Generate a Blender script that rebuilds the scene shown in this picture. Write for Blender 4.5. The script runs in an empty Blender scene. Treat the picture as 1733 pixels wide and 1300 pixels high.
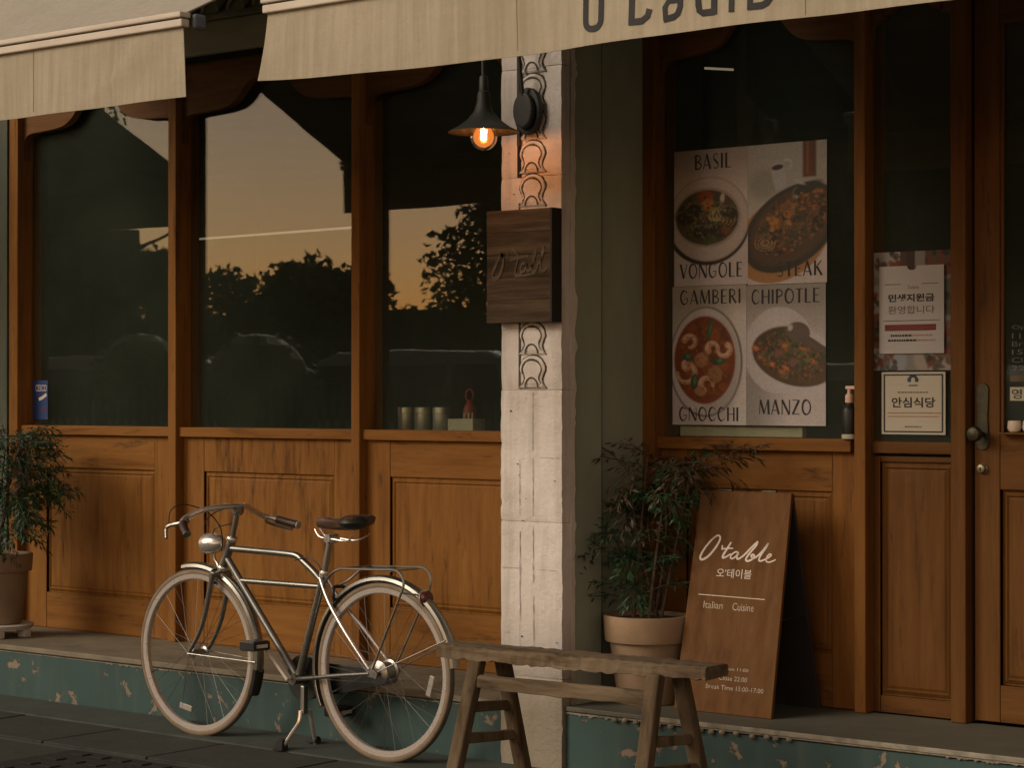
import bpy, math, random
import numpy as np
from mathutils import Vector, Matrix

R = math.radians
rnd = random.Random(11)
scene = bpy.context.scene
col = scene.collection

# ------------------------------------------------------------------ camera
PHI = R(51.0)
CAM = Vector((5.6199, -6.94, 1.40))
cd = bpy.data.cameras.new('camera')
cam = bpy.data.objects.new('camera', cd)
col.objects.link(cam)
cam.location = CAM
cam.rotation_euler = (R(90.0) + math.atan(21.0 / 3700.0), 0.0, R(90.0) - PHI)
cd.sensor_width = 36.0
cd.lens = 36.0 * 3700.0 / 1733.0
cd.clip_start = 0.05
cd.clip_end = 1500.0
scene.camera = cam

# ------------------------------------------------------------------ sky, sun, exposure
SUN_AZ = R(205.0)      # compass angle of the glow, clockwise from +Y: from the left, behind the camera
SUN_EL = R(-2.0)
world = bpy.data.worlds.new('World')
scene.world = world
world.use_nodes = True
wn = world.node_tree
wn.nodes.clear()
sky = wn.nodes.new('ShaderNodeTexSky')
sky.sky_type = 'NISHITA'
sky.sun_disc = False
sky.sun_elevation = SUN_EL
sky.sun_rotation = SUN_AZ
sky.air_density = 0.6
sky.dust_density = 1.0
sky.ozone_density = 0.5
tint = wn.nodes.new('ShaderNodeMix')
tint.data_type = 'RGBA'
tint.blend_type = 'MULTIPLY'
tint.inputs[0].default_value = 1.0
tint.inputs[7].default_value = (1.0, 0.695, 0.56, 1.0)
bg = wn.nodes.new('ShaderNodeBackground')
bg.inputs[1].default_value = 0.15
wo = wn.nodes.new('ShaderNodeOutputWorld')
wn.links.new(sky.outputs[0], tint.inputs[6])
wn.links.new(tint.outputs[2], bg.inputs[0])
wn.links.new(bg.outputs[0], wo.inputs[0])

sd = bpy.data.lights.new('sun', 'SUN')
sd.energy = 0.135
sd.angle = R(32.0)
sd.color = (1.0, 0.85, 0.65)
sun = bpy.data.objects.new('sun', sd)
col.objects.link(sun)
LAMP_AZ = R(212)
SD = Vector((math.sin(LAMP_AZ) * math.cos(R(27)), math.cos(LAMP_AZ) * math.cos(R(27)), math.sin(R(27))))
sun.rotation_euler = (-SD).to_track_quat('-Z', 'Y').to_euler()
sun.location = (-6, -8, 6)

scene.view_settings.view_transform = 'Standard'
scene.view_settings.look = 'None'
scene.view_settings.gamma = 1.0
scene.view_settings.use_curve_mapping = False
scene.view_settings.exposure = 4.12
scene.cycles.use_denoising = True
scene.cycles.max_bounces = 8
scene.cycles.transparent_max_bounces = 24

# ------------------------------------------------------------------ materials
def nodes_of(name):
    m = bpy.data.materials.new(name)
    m.use_nodes = True
    nt = m.node_tree
    b = nt.nodes['Principled BSDF']
    return m, nt, b

def N(nt, kind, **kw):
    n = nt.nodes.new(kind)
    for k, v in kw.items():
        if k.startswith('i_'):
            n.inputs[k[2:].replace('_', ' ')].default_value = v
        else:
            setattr(n, k, v)
    return n

def noise(nt, vec, scale, detail=6.0, rough=0.6, dist=0.0):
    n = nt.nodes.new('ShaderNodeTexNoise')
    n.inputs['Scale'].default_value = scale
    n.inputs['Detail'].default_value = detail
    n.inputs['Roughness'].default_value = rough
    n.inputs['Distortion'].default_value = dist
    nt.links.new(vec, n.inputs['Vector'])
    return n.outputs['Fac']

def ramp(nt, fac, stops, interp='LINEAR'):
    r = nt.nodes.new('ShaderNodeValToRGB')
    r.color_ramp.interpolation = interp
    el = r.color_ramp.elements
    while len(el) < len(stops):
        el.new(0.5)
    for e, (p, c) in zip(el, stops):
        e.position = p
        e.color = (c, c, c, 1) if isinstance(c, (int, float)) else (c[0], c[1], c[2], 1)
    nt.links.new(fac, r.inputs[0])
    return r.outputs[0]

def mixc(nt, fac, a, b, mode='MIX'):
    m = nt.nodes.new('ShaderNodeMix')
    m.data_type = 'RGBA'
    m.blend_type = mode
    for s, v in ((0, fac), (6, a), (7, b)):
        if isinstance(v, (int, float)):
            m.inputs[s].default_value = v
        elif isinstance(v, tuple):
            m.inputs[s].default_value = (v[0], v[1], v[2], 1)
        else:
            nt.links.new(v, m.inputs[s])
    return m.outputs[2]

def coords(nt, stretch=(1, 1, 1), shuffle=True):
    tc = nt.nodes.new('ShaderNodeTexCoord')
    mp = nt.nodes.new('ShaderNodeMapping')
    mp.inputs['Scale'].default_value = stretch
    nt.links.new(tc.outputs['Object'], mp.inputs['Vector'])
    if shuffle:
        oi = nt.nodes.new('ShaderNodeObjectInfo')
        mu = nt.nodes.new('ShaderNodeVectorMath')
        mu.operation = 'MULTIPLY'
        cm = nt.nodes.new('ShaderNodeCombineXYZ')
        for k in range(3):
            nt.links.new(oi.outputs['Random'], cm.inputs[k])
        nt.links.new(cm.outputs[0], mu.inputs[0])
        mu.inputs[1].default_value = (7.3, 11.1, 5.7)
        ad = nt.nodes.new('ShaderNodeVectorMath')
        nt.links.new(mp.outputs[0], ad.inputs[0])
        nt.links.new(mu.outputs[0], ad.inputs[1])
        return ad.outputs[0]
    return mp.outputs[0]

def bump(nt, b, h, strength=0.2, dist=0.005):
    n = nt.nodes.new('ShaderNodeBump')
    n.inputs['Strength'].default_value = strength
    n.inputs['Distance'].default_value = dist
    nt.links.new(h, n.inputs['Height'])
    nt.links.new(n.outputs[0], b.inputs['Normal'])

def plain(name, c1, c2=None, rough=0.6, scale=8.0, stretch=(1, 1, 1), metal=0.0, bmp=0.15, bdist=0.003, spec=0.5, lo=0.3, hi=0.7, shuffle=True):
    m, nt, b = nodes_of(name)
    v = coords(nt, stretch, shuffle)
    c2 = c2 or tuple(x * 0.75 for x in c1)
    n = noise(nt, v, scale)
    c = ramp(nt, n, [(lo, c2), (hi, c1)])
    nt.links.new(c, b.inputs['Base Color'])
    rr = ramp(nt, n, [(0.2, min(1, rough + 0.12)), (0.8, max(0, rough - 0.1))])
    nt.links.new(rr, b.inputs['Roughness'])
    b.inputs['Metallic'].default_value = metal
    b.inputs['Specular IOR Level'].default_value = spec
    if bmp:
        bump(nt, b, noise(nt, v, scale * 6), bmp, bdist)
    return m

def wood(name, light, mid, dark, axis='Z', rough=0.58, stain=0.0, stain_col=(0.03, 0.016, 0.008), spec=0.14, wear=0.3):
    m, nt, b = nodes_of(name)
    s = {'X': (1, 14, 14), 'Y': (14, 1, 14), 'Z': (14, 14, 1)}[axis]
    v = coords(nt, s)
    vb = coords(nt, tuple(0.6 + 0.18 * k for k in s))
    g = noise(nt, v, 2.0, 8, 0.6, 0.3)
    c = ramp(nt, g, [(0.26, dark), (0.44, mid), (0.70, light)])
    f = noise(nt, v, 11.0, 6, 0.7)
    c = mixc(nt, ramp(nt, f, [(0.40, 0.5), (0.54, 1.0)]), mixc(nt, 0.40, c, dark), c)
    big = noise(nt, vb, 1.1, 5, 0.6)
    c = mixc(nt, ramp(nt, big, [(0.35, wear), (0.62, 0.0)]), c, dark)
    if stain:
        vs = coords(nt, {'X': (1.2, 5, 5), 'Y': (5, 1.2, 5), 'Z': (9, 9, 1.3)}[axis])
        st = noise(nt, vs, 2.6, 9, 0.72)
        c = mixc(nt, ramp(nt, st, [(0.60 - 0.05 * stain, 0.0), (0.70, 0.85)]), c, stain_col)
    nt.links.new(c, b.inputs['Base Color'])
    nt.links.new(ramp(nt, g, [(0.2, rough + 0.15), (0.8, rough - 0.08)]), b.inputs['Roughness'])
    b.inputs['Specular IOR Level'].default_value = spec
    bump(nt, b, f, 0.25, 0.0015)
    return m

M = {}
TL, TM, TD = (0.295, 0.134, 0.029), (0.238, 0.101, 0.021), (0.125, 0.050, 0.012)
M['teak'] = wood('teak_upright', TL, TM, TD, 'Z', stain=0.25)
M['teak_x'] = wood('teak_rail', TL, TM, TD, 'X', stain=0.7)
M['teak_worn'] = wood('teak_water_stained', TL, TM, TD, 'Z', stain=1.9)
M['teak_r'] = wood('shaded_teak_upright', (0.225, 0.099, 0.020), (0.178, 0.073, 0.015), (0.098, 0.039, 0.009), 'Z', stain=0.25)  # darker copy of the teak: shade of the right bay put into the colour
M['teak_shaded_x'] = wood('shaded_teak_rail', (0.225, 0.099, 0.020), (0.178, 0.073, 0.015), (0.098, 0.039, 0.009), 'X', stain=0.7)
M['teak_dark'] = wood('teak_header', (0.21, 0.098, 0.030), (0.155, 0.070, 0.021), (0.075, 0.034, 0.012), 'X')
M['door_wood'] = wood('door_wood', (0.145, 0.064, 0.015), (0.115, 0.049, 0.011), (0.068, 0.027, 0.007), 'Z', stain=0.3)  # tone lowered to carry the shading falloff at the right side
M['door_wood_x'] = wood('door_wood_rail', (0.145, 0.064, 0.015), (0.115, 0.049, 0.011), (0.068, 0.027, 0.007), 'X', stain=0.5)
M['sign_ply'] = wood('sign_plywood', (0.140, 0.064, 0.018), (0.115, 0.051, 0.014), (0.080, 0.034, 0.010), 'Z', rough=0.6, wear=0.1)
M['old_wood'] = wood('weathered_bench_wood', (0.25, 0.195, 0.130), (0.150, 0.110, 0.068), (0.048, 0.034, 0.022), 'X', rough=0.8, stain=1.0, wear=0.5)
M['old_wood_z'] = wood('weathered_leg_wood', (0.190, 0.140, 0.088), (0.118, 0.084, 0.050), (0.048, 0.034, 0.022), 'Z', rough=0.8, stain=0.8, wear=0.5)
M['burnt'] = wood('charred_sign_wood', (0.130, 0.092, 0.055), (0.060, 0.040, 0.024), (0.020, 0.014, 0.010), 'X', rough=0.7, stain=1.0)
M['burnt_dark'] = plain('sign_side_wood', (0.02, 0.015, 0.012), rough=0.8)
M['dark_gap'] = plain('dark_recess', (0.012, 0.012, 0.010), rough=0.9)
M['wall_green'] = plain('grey_green_render', (0.33, 0.365, 0.285), (0.25, 0.28, 0.22), 0.85, 5.0, (1, 1, 0.4), bmp=0.3)
M['wall_dark'] = plain('dark_green_render', (0.085, 0.095, 0.068), (0.06, 0.068, 0.05), 0.85, 5.0, (1, 1, 0.4), bmp=0.3)
M['fascia'] = plain('green_fascia_paint', (0.42, 0.39, 0.23), (0.30, 0.30, 0.20), 0.7, 3.0, (1, 1, 5))
M['tile'] = plain('roof_tile', (0.30, 0.29, 0.19), (0.15, 0.15, 0.10), 0.8, 9.0)
M['concrete'] = plain('step_concrete', (0.235, 0.195, 0.135), (0.135, 0.116, 0.082), 0.75, 6.0, bmp=0.25)
M['nosing'] = plain('chipped_plaster', (0.30, 0.26, 0.20), (0.13, 0.115, 0.09), 0.9, 22.0, bmp=0.6, bdist=0.006)
M['strip'] = plain('gutter_concrete', (0.055, 0.066, 0.057), (0.036, 0.043, 0.037), 0.85, 7.0, bmp=0.3)
M['slab'] = plain('paving_stone', (0.042, 0.044, 0.035), (0.022, 0.024, 0.020), 0.85, 5.0, bmp=0.45, bdist=0.006)
M['ground'] = plain('street_asphalt', (0.085, 0.085, 0.078), (0.055, 0.055, 0.05), 0.9, 3.0, bmp=0.4, shuffle=False)
M['iron_cover'] = plain('dark_iron_cover', (0.016, 0.017, 0.015), (0.009, 0.009, 0.008), 0.8, 14.0, bmp=0.5)

def paint_white():
    m, nt, b = nodes_of('old_white_paint')
    v = coords(nt, (1, 1, 1), False)
    n = noise(nt, v, 3.0, 8, 0.65)
    c = ramp(nt, n, [(0.3, (0.57, 0.52, 0.485)), (0.6, (0.76, 0.705, 0.665))])
    v2 = coords(nt, (1, 1, 0.5), False)
    sp = noise(nt, v2, 21.0, 8, 0.75)
    c = mixc(nt, ramp(nt, sp, [(0.70, 0.0), (0.76, 0.6)]), c, (0.16, 0.13, 0.10))
    vs_ = coords(nt, (1, 1, 0.09), False)
    c = mixc(nt, ramp(nt, noise(nt, vs_, 13.0, 6, 0.65), [(0.50, 0.0), (0.78, 0.55)]), c, (0.33, 0.285, 0.235))
    # splash dirt near the street, a coat of its own
    tc = nt.nodes.new('ShaderNodeTexCoord')
    sx = nt.nodes.new('ShaderNodeSeparateXYZ')
    nt.links.new(tc.outputs['Object'], sx.inputs[0])
    ad = nt.nodes.new('ShaderNodeMath')
    ad.operation = 'MULTIPLY_ADD'
    nt.links.new(n, ad.inputs[0])
    ad.inputs[1].default_value = -0.55
    nt.links.new(sx.outputs['Z'], ad.inputs[2])
    dirt_or_haze = ramp(nt, ad.outputs[0], [(0.0, 0.85), (0.10, 0.6), (0.34, 0.0)])
    c = mixc(nt, dirt_or_haze, c, (0.23, 0.19, 0.13))
    nt.links.new(c, b.inputs['Base Color'])
    b.inputs['Roughness'].default_value = 0.75
    bump(nt, b, noise(nt, v, 18.0, 9, 0.75), 0.8, 0.012)
    return m
M['white'] = paint_white()

def peeled(name):
    m, nt, b = nodes_of(name)
    v = coords(nt, (1, 1, 1), False)
    vz = coords(nt, (1, 1, 0.10), False)
    base = ramp(nt, noise(nt, v, 2.5, 6), [(0.3, (0.024, 0.058, 0.057)), (0.7, (0.038, 0.082, 0.079))])
    streak = noise(nt, vz, 16.0, 5, 0.6)
    base = mixc(nt, ramp(nt, streak, [(0.50, 0.0), (0.72, 0.45)]), base, (0.075, 0.105, 0.095))
    pe = noise(nt, v, 8.0, 12, 0.68, 0.4)
    pm = ramp(nt, pe, [(0.598, 0.0), (0.612, 1.0)])
    base = mixc(nt, pm, base, mixc(nt, noise(nt, v, 30), (0.30, 0.23, 0.16), (0.16, 0.13, 0.10)))
    nt.links.new(base, b.inputs['Base Color'])
    b.inputs['Roughness'].default_value = 0.72
    inv = nt.nodes.new('ShaderNodeMath')
    inv.operation = 'SUBTRACT'
    inv.inputs[0].default_value = 1.0
    nt.links.new(pm, inv.inputs[1])
    bump(nt, b, inv.outputs[0], 0.6, 0.004)
    return m
M['teal'] = peeled('peeling_teal_paint')

def fabric(name, c1, c2):
    m, nt, b = nodes_of(name)
    v = coords(nt, (1, 1, 0.05), False)
    n = noise(nt, v, 34.0, 6, 0.65)
    c = ramp(nt, n, [(0.35, c2), (0.62, c1)])
    v2 = coords(nt, (1, 1, 1), False)
    c = mixc(nt, ramp(nt, noise(nt, v2, 3.0, 6), [(0.4, 0.0), (0.75, 0.35)]), c, tuple(x * 0.8 for x in c2))
    nt.links.new(c, b.inputs['Base Color'])
    b.inputs['Roughness'].default_value = 0.9
    b.inputs['Specular IOR Level'].default_value = 0.15
    bump(nt, b, noise(nt, v2, 9.0, 5, 0.6), 0.35, 0.02)
    tl = nt.nodes.new('ShaderNodeBsdfTranslucent')
    nt.links.new(c, tl.inputs[0])
    mx = nt.nodes.new('ShaderNodeMixShader')
    mx.inputs[0].default_value = 0.16
    nt.links.new(b.outputs[0], mx.inputs[1])
    nt.links.new(tl.outputs[0], mx.inputs[2])
    nt.links.new(mx.outputs[0], nt.nodes['Material Output'].inputs['Surface'])
    return m
M['awning'] = fabric('beige_awning_cloth', (0.50, 0.445, 0.34), (0.41, 0.36, 0.265))
M['awning_top'] = fabric('beige_canopy_cloth', (0.50, 0.46, 0.39), (0.44, 0.40, 0.34))
M['alu'] = plain('painted_bar', (0.62, 0.55, 0.46), (0.5, 0.44, 0.37), 0.5, 4.0, bmp=0)
M['letter_grey'] = plain('awning_print', (0.035, 0.037, 0.04), rough=0.85, bmp=0)
M['chrome'] = plain('chrome', (0.74, 0.69, 0.65), (0.66, 0.62, 0.58), 0.24, 5.0, metal=0.75, bmp=0)
M['frame_metal'] = plain('bicycle_frame_metal', (0.34, 0.33, 0.30), (0.25, 0.25, 0.225), 0.30, 12.0, metal=0.9, bmp=0)
M['steel'] = plain('dull_steel', (0.42, 0.41, 0.38), (0.28, 0.27, 0.25), 0.38, 20.0, metal=1.0, bmp=0)
M['black'] = plain('black_paint', (0.016, 0.017, 0.016), rough=0.45, bmp=0)
M['rubber'] = plain('black_rubber', (0.014, 0.014, 0.013), rough=0.8)
M['tyre'] = plain('cream_tyre', (0.255, 0.190, 0.125), (0.175, 0.128, 0.085), 0.75, 14.0)
M['tread'] = plain('grey_tread', (0.11, 0.095, 0.075), (0.06, 0.052, 0.042), 0.85, 18.0)
M['leather'] = plain('brown_leather', (0.095, 0.048, 0.028), (0.05, 0.026, 0.016), 0.5, 12.0)
M['rim_alu'] = plain('rim_aluminium', (0.66, 0.60, 0.55), (0.52, 0.47, 0.43), 0.30, 24.0, metal=0.45, bmp=0)
M['grip'] = plain('dark_brown_grip', (0.045, 0.020, 0.014), rough=0.5, scale=16)
M['red_plastic'] = plain('red_reflector', (0.10, 0.018, 0.010), rough=0.25, bmp=0)
M['refl_white'] = plain('pale_reflector', (0.38, 0.35, 0.30), rough=0.35, bmp=0)
M['terracotta'] = plain('terracotta', (0.315, 0.215, 0.130), (0.235, 0.155, 0.092), 0.85, 7.0, bmp=0.3)
M['terracotta_l'] = plain('dusty_terracotta', (0.29, 0.20, 0.125), (0.21, 0.145, 0.095), 0.85, 6.0, bmp=0.3)
M['soil'] = plain('soil', (0.035, 0.025, 0.018), rough=0.95, scale=20, bmp=0.6)
M['stand'] = plain('white_plastic', (0.60, 0.58, 0.55), (0.48, 0.46, 0.43), 0.5, 4.0, bmp=0)
M['leaf'] = plain('dark_leaf', (0.030, 0.072, 0.030), (0.014, 0.036, 0.016), 0.5, 3.0, bmp=0)
M['leaf_b'] = plain('fresh_leaf', (0.035, 0.110, 0.036), (0.020, 0.062, 0.024), 0.5, 3.0, bmp=0)
M['leaf_r'] = plain('reddish_leaf', (0.068, 0.036, 0.016), (0.036, 0.022, 0.011), 0.55, 3.0, bmp=0)
M['stem'] = plain('plant_stem', (0.075, 0.050, 0.030), (0.04, 0.028, 0.018), 0.8, 20.0)
M['bark'] = plain('bark', (0.07, 0.055, 0.04), (0.035, 0.028, 0.02), 0.9, 8.0)
M['tree_leaf'] = plain('tree_leaf', (0.115, 0.165, 0.080), (0.065, 0.100, 0.048), 0.6, 0.6, bmp=0)
M['brass'] = plain('dark_bronze', (0.060, 0.052, 0.030), (0.03, 0.028, 0.018), 0.45, 22.0, metal=0.6, bmp=0.2)
M['lock'] = plain('pale_brass', (0.30, 0.25, 0.16), (0.2, 0.17, 0.11), 0.4, 22.0, metal=0.7, bmp=0)
M['lamp_black'] = plain('lamp_enamel', (0.030, 0.031, 0.028), (0.02, 0.021, 0.019), 0.55, 9.0, bmp=0.1)
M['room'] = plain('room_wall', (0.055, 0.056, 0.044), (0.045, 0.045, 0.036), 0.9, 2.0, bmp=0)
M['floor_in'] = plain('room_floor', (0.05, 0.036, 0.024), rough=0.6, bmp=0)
M['tin'] = plain('brushed_tin', (0.55, 0.54, 0.50), (0.4, 0.39, 0.36), 0.35, 8.0, metal=0.85, bmp=0)
M['red'] = plain('red_plastic_bottle', (0.33, 0.03, 0.02), rough=0.4, bmp=0)
M['cream_box'] = plain('cream_card', (0.45, 0.42, 0.30), rough=0.7, bmp=0)
M['paper'] = plain('white_paper', (0.40, 0.385, 0.37), (0.36, 0.345, 0.33), 0.7, 3.0, bmp=0)
M['ink'] = plain('black_ink', (0.02, 0.02, 0.022), rough=0.7, bmp=0)
M['ink_grey'] = plain('grey_ink', (0.12, 0.115, 0.11), rough=0.7, bmp=0)
M['ink_red'] = plain('dark_red_ink', (0.16, 0.022, 0.018), rough=0.7, bmp=0)
M['ink_orange'] = plain('faded_orange_ink', (0.36, 0.14, 0.09), rough=0.7, bmp=0)
M['ink_blue'] = plain('navy_ink', (0.03, 0.05, 0.09), rough=0.7, bmp=0)
M['chalk'] = plain('white_sign_paint', (0.70, 0.63, 0.56), (0.6, 0.54, 0.48), 0.8, 30.0, bmp=0)
M['chalk_dim'] = plain('worn_sign_paint', (0.42, 0.34, 0.26), (0.24, 0.17, 0.11), 0.8, 30.0, bmp=0)
M['chalk_mid'] = plain('thin_sign_paint', (0.50, 0.42, 0.34), (0.34, 0.27, 0.20), 0.8, 30.0, bmp=0)
M['step_grey'] = plain('grey_step_tile', (0.115, 0.112, 0.085), (0.075, 0.075, 0.058), 0.6, 4.0, bmp=0.1)
M['edge_pale'] = plain('pale_edge_trim', (0.34, 0.31, 0.25), (0.14, 0.13, 0.10), 0.8, 16.0, bmp=0.2)
M['railing_paint'] = plain('railing_paint', (0.02, 0.022, 0.022), rough=0.6, bmp=0)
M['end_blue'] = plain('blue_grey_cap', (0.10, 0.12, 0.155), rough=0.6, bmp=0)
M['soft_groove'] = plain('shallow_line', (0.40, 0.355, 0.32), (0.26, 0.23, 0.20), 0.9, 9.0, bmp=0)
M['carve'] = plain('carved_pale_line', (0.125, 0.095, 0.062), (0.05, 0.038, 0.024), 0.8, 16.0, bmp=0)
M['groove'] = plain('incised_line', (0.095, 0.080, 0.060), (0.05, 0.042, 0.03), 0.9, 9.0, bmp=0)
M['sticker_blue'] = plain('blue_sticker', (0.020, 0.060, 0.22), (0.012, 0.035, 0.12), 0.4, 4.0, bmp=0)
M['notice_cream'] = plain('cream_notice', (0.42, 0.385, 0.30), (0.38, 0.345, 0.265), 0.6, 3.0, bmp=0)
M['peach'] = plain('peach_plastic', (0.75, 0.50, 0.40), rough=0.5, bmp=0)
M['ceramic'] = plain('pale_ceramic', (0.66, 0.55, 0.43), rough=0.35, bmp=0)
M['car_grey'] = plain('grey_car_paint', (0.26, 0.27, 0.27), rough=0.45, bmp=0)
M['car_blue'] = plain('blue_car_paint', (0.20, 0.26, 0.33), rough=0.42, bmp=0)
M['car_glass'] = plain('car_glass', (0.012, 0.014, 0.015), rough=0.08, bmp=0)
M['far_wall'] = plain('far_render', (0.075, 0.078, 0.062), (0.05, 0.055, 0.045), 0.9, 0.8, bmp=0)
M['far_dark'] = plain('far_slate', (0.02, 0.02, 0.02), rough=0.8, bmp=0)

def glass(name, tintc=(0.93, 0.95, 0.92)):
    m = bpy.data.materials.new(name)
    m.use_nodes = True
    nt = m.node_tree
    nt.nodes.clear()
    out = nt.nodes.new('ShaderNodeOutputMaterial')
    mx = nt.nodes.new('ShaderNodeMixShader')
    tr = nt.nodes.new('ShaderNodeBsdfTransparent')
    tr.inputs[0].default_value = (*tintc, 1)
    gl = nt.nodes.new('ShaderNodeBsdfGlossy')
    gl.inputs['Roughness'].default_value = 0.012
    gl.inputs['Color'].default_value = (1, 1, 1, 1)
    ge = nt.nodes.new('ShaderNodeNewGeometry')
    mr = nt.nodes.new('ShaderNodeMapRange')
    mr.inputs['To Min'].default_value = 1.47
    mr.inputs['To Max'].default_value = 1 / 1.47
    nt.links.new(ge.outputs['Backfacing'], mr.inputs['Value'])
    fr = nt.nodes.new('ShaderNodeFresnel')
    nt.links.new(mr.outputs[0], fr.inputs['IOR'])
    # slight unevenness of old glass, and a pale film painting haze over the blacks
    v = coords(nt, (1, 1, 1), True)
    n = nt.nodes.new('ShaderNodeBump')
    n.inputs['Strength'].default_value = 0.05
    n.inputs['Distance'].default_value = 0.01
    nt.links.new(noise(nt, v, 1.6, 2), n.inputs['Height'])
    nt.links.new(n.outputs[0], gl.inputs['Normal'])
    film = nt.nodes.new('ShaderNodeMixShader')
    dirt_or_haze = nt.nodes.new('ShaderNodeBsdfDiffuse')
    dirt_or_haze.inputs[0].default_value = (0.27, 0.34, 0.26, 1)
    nt.links.new(ramp(nt, noise(nt, v, 2.2, 6), [(0.25, 0.024), (0.8, 0.060)]), film.inputs[0])
    nt.links.new(tr.outputs[0], film.inputs[1])
    nt.links.new(dirt_or_haze.outputs[0], film.inputs[2])
    nt.links.new(fr.outputs[0], mx.inputs[0])
    nt.links.new(film.outputs[0], mx.inputs[1])
    nt.links.new(gl.outputs[0], mx.inputs[2])
    nt.links.new(mx.outputs[0], out.inputs[0])
    return m
M['glass'] = glass('window_glass')

def emit(name, c, s):
    m, nt, b = nodes_of(name)
    b.inputs['Base Color'].default_value = (*[min(1, x * 0.5) for x in c], 1)
    b.inputs['Emission Color'].default_value = (*c, 1)
    b.inputs['Emission Strength'].default_value = s
    return m
M['filament'] = emit('glowing_filament', (1.0, 0.50, 0.16), 7.0)
M['tube_light'] = emit('strip_light_glow', (1.0, 0.80, 0.55), 0.013)

def bulb_glass():
    m = bpy.data.materials.new('amber_bulb_glass')
    m.use_nodes = True
    nt = m.node_tree
    nt.nodes.clear()
    out = nt.nodes.new('ShaderNodeOutputMaterial')
    tr = nt.nodes.new('ShaderNodeBsdfTransparent')
    tr.inputs[0].default_value = (1.0, 0.62, 0.30, 1)
    em = nt.nodes.new('ShaderNodeEmission')
    em.inputs[0].default_value = (1.0, 0.33, 0.07, 1)
    em.inputs[1].default_value = 0.024
    ad = nt.nodes.new('ShaderNodeAddShader')
    gl = nt.nodes.new('ShaderNodeBsdfGlossy')
    gl.inputs['Roughness'].default_value = 0.03
    fr = nt.nodes.new('ShaderNodeFresnel')
    fr.inputs[0].default_value = 1.3
    mx = nt.nodes.new('ShaderNodeMixShader')
    nt.links.new(tr.outputs[0], ad.inputs[0])
    nt.links.new(em.outputs[0], ad.inputs[1])
    nt.links.new(fr.outputs[0], mx.inputs[0])
    nt.links.new(ad.outputs[0], mx.inputs[1])
    nt.links.new(gl.outputs[0], mx.inputs[2])
    nt.links.new(mx.outputs[0], out.inputs[0])
    return m
M['bulb'] = bulb_glass()

def print_mat():
    m, nt, b = nodes_of('printed_picture')
    at = nt.nodes.new('ShaderNodeVertexColor')
    at.layer_name = 'Col'
    nt.links.new(at.outputs[0], b.inputs['Base Color'])
    b.inputs['Roughness'].default_value = 0.6
    b.inputs['Specular IOR Level'].default_value = 0.3
    return m
M['print'] = print_mat()

# ------------------------------------------------------------------ mesh building
ORG = {}

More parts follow.
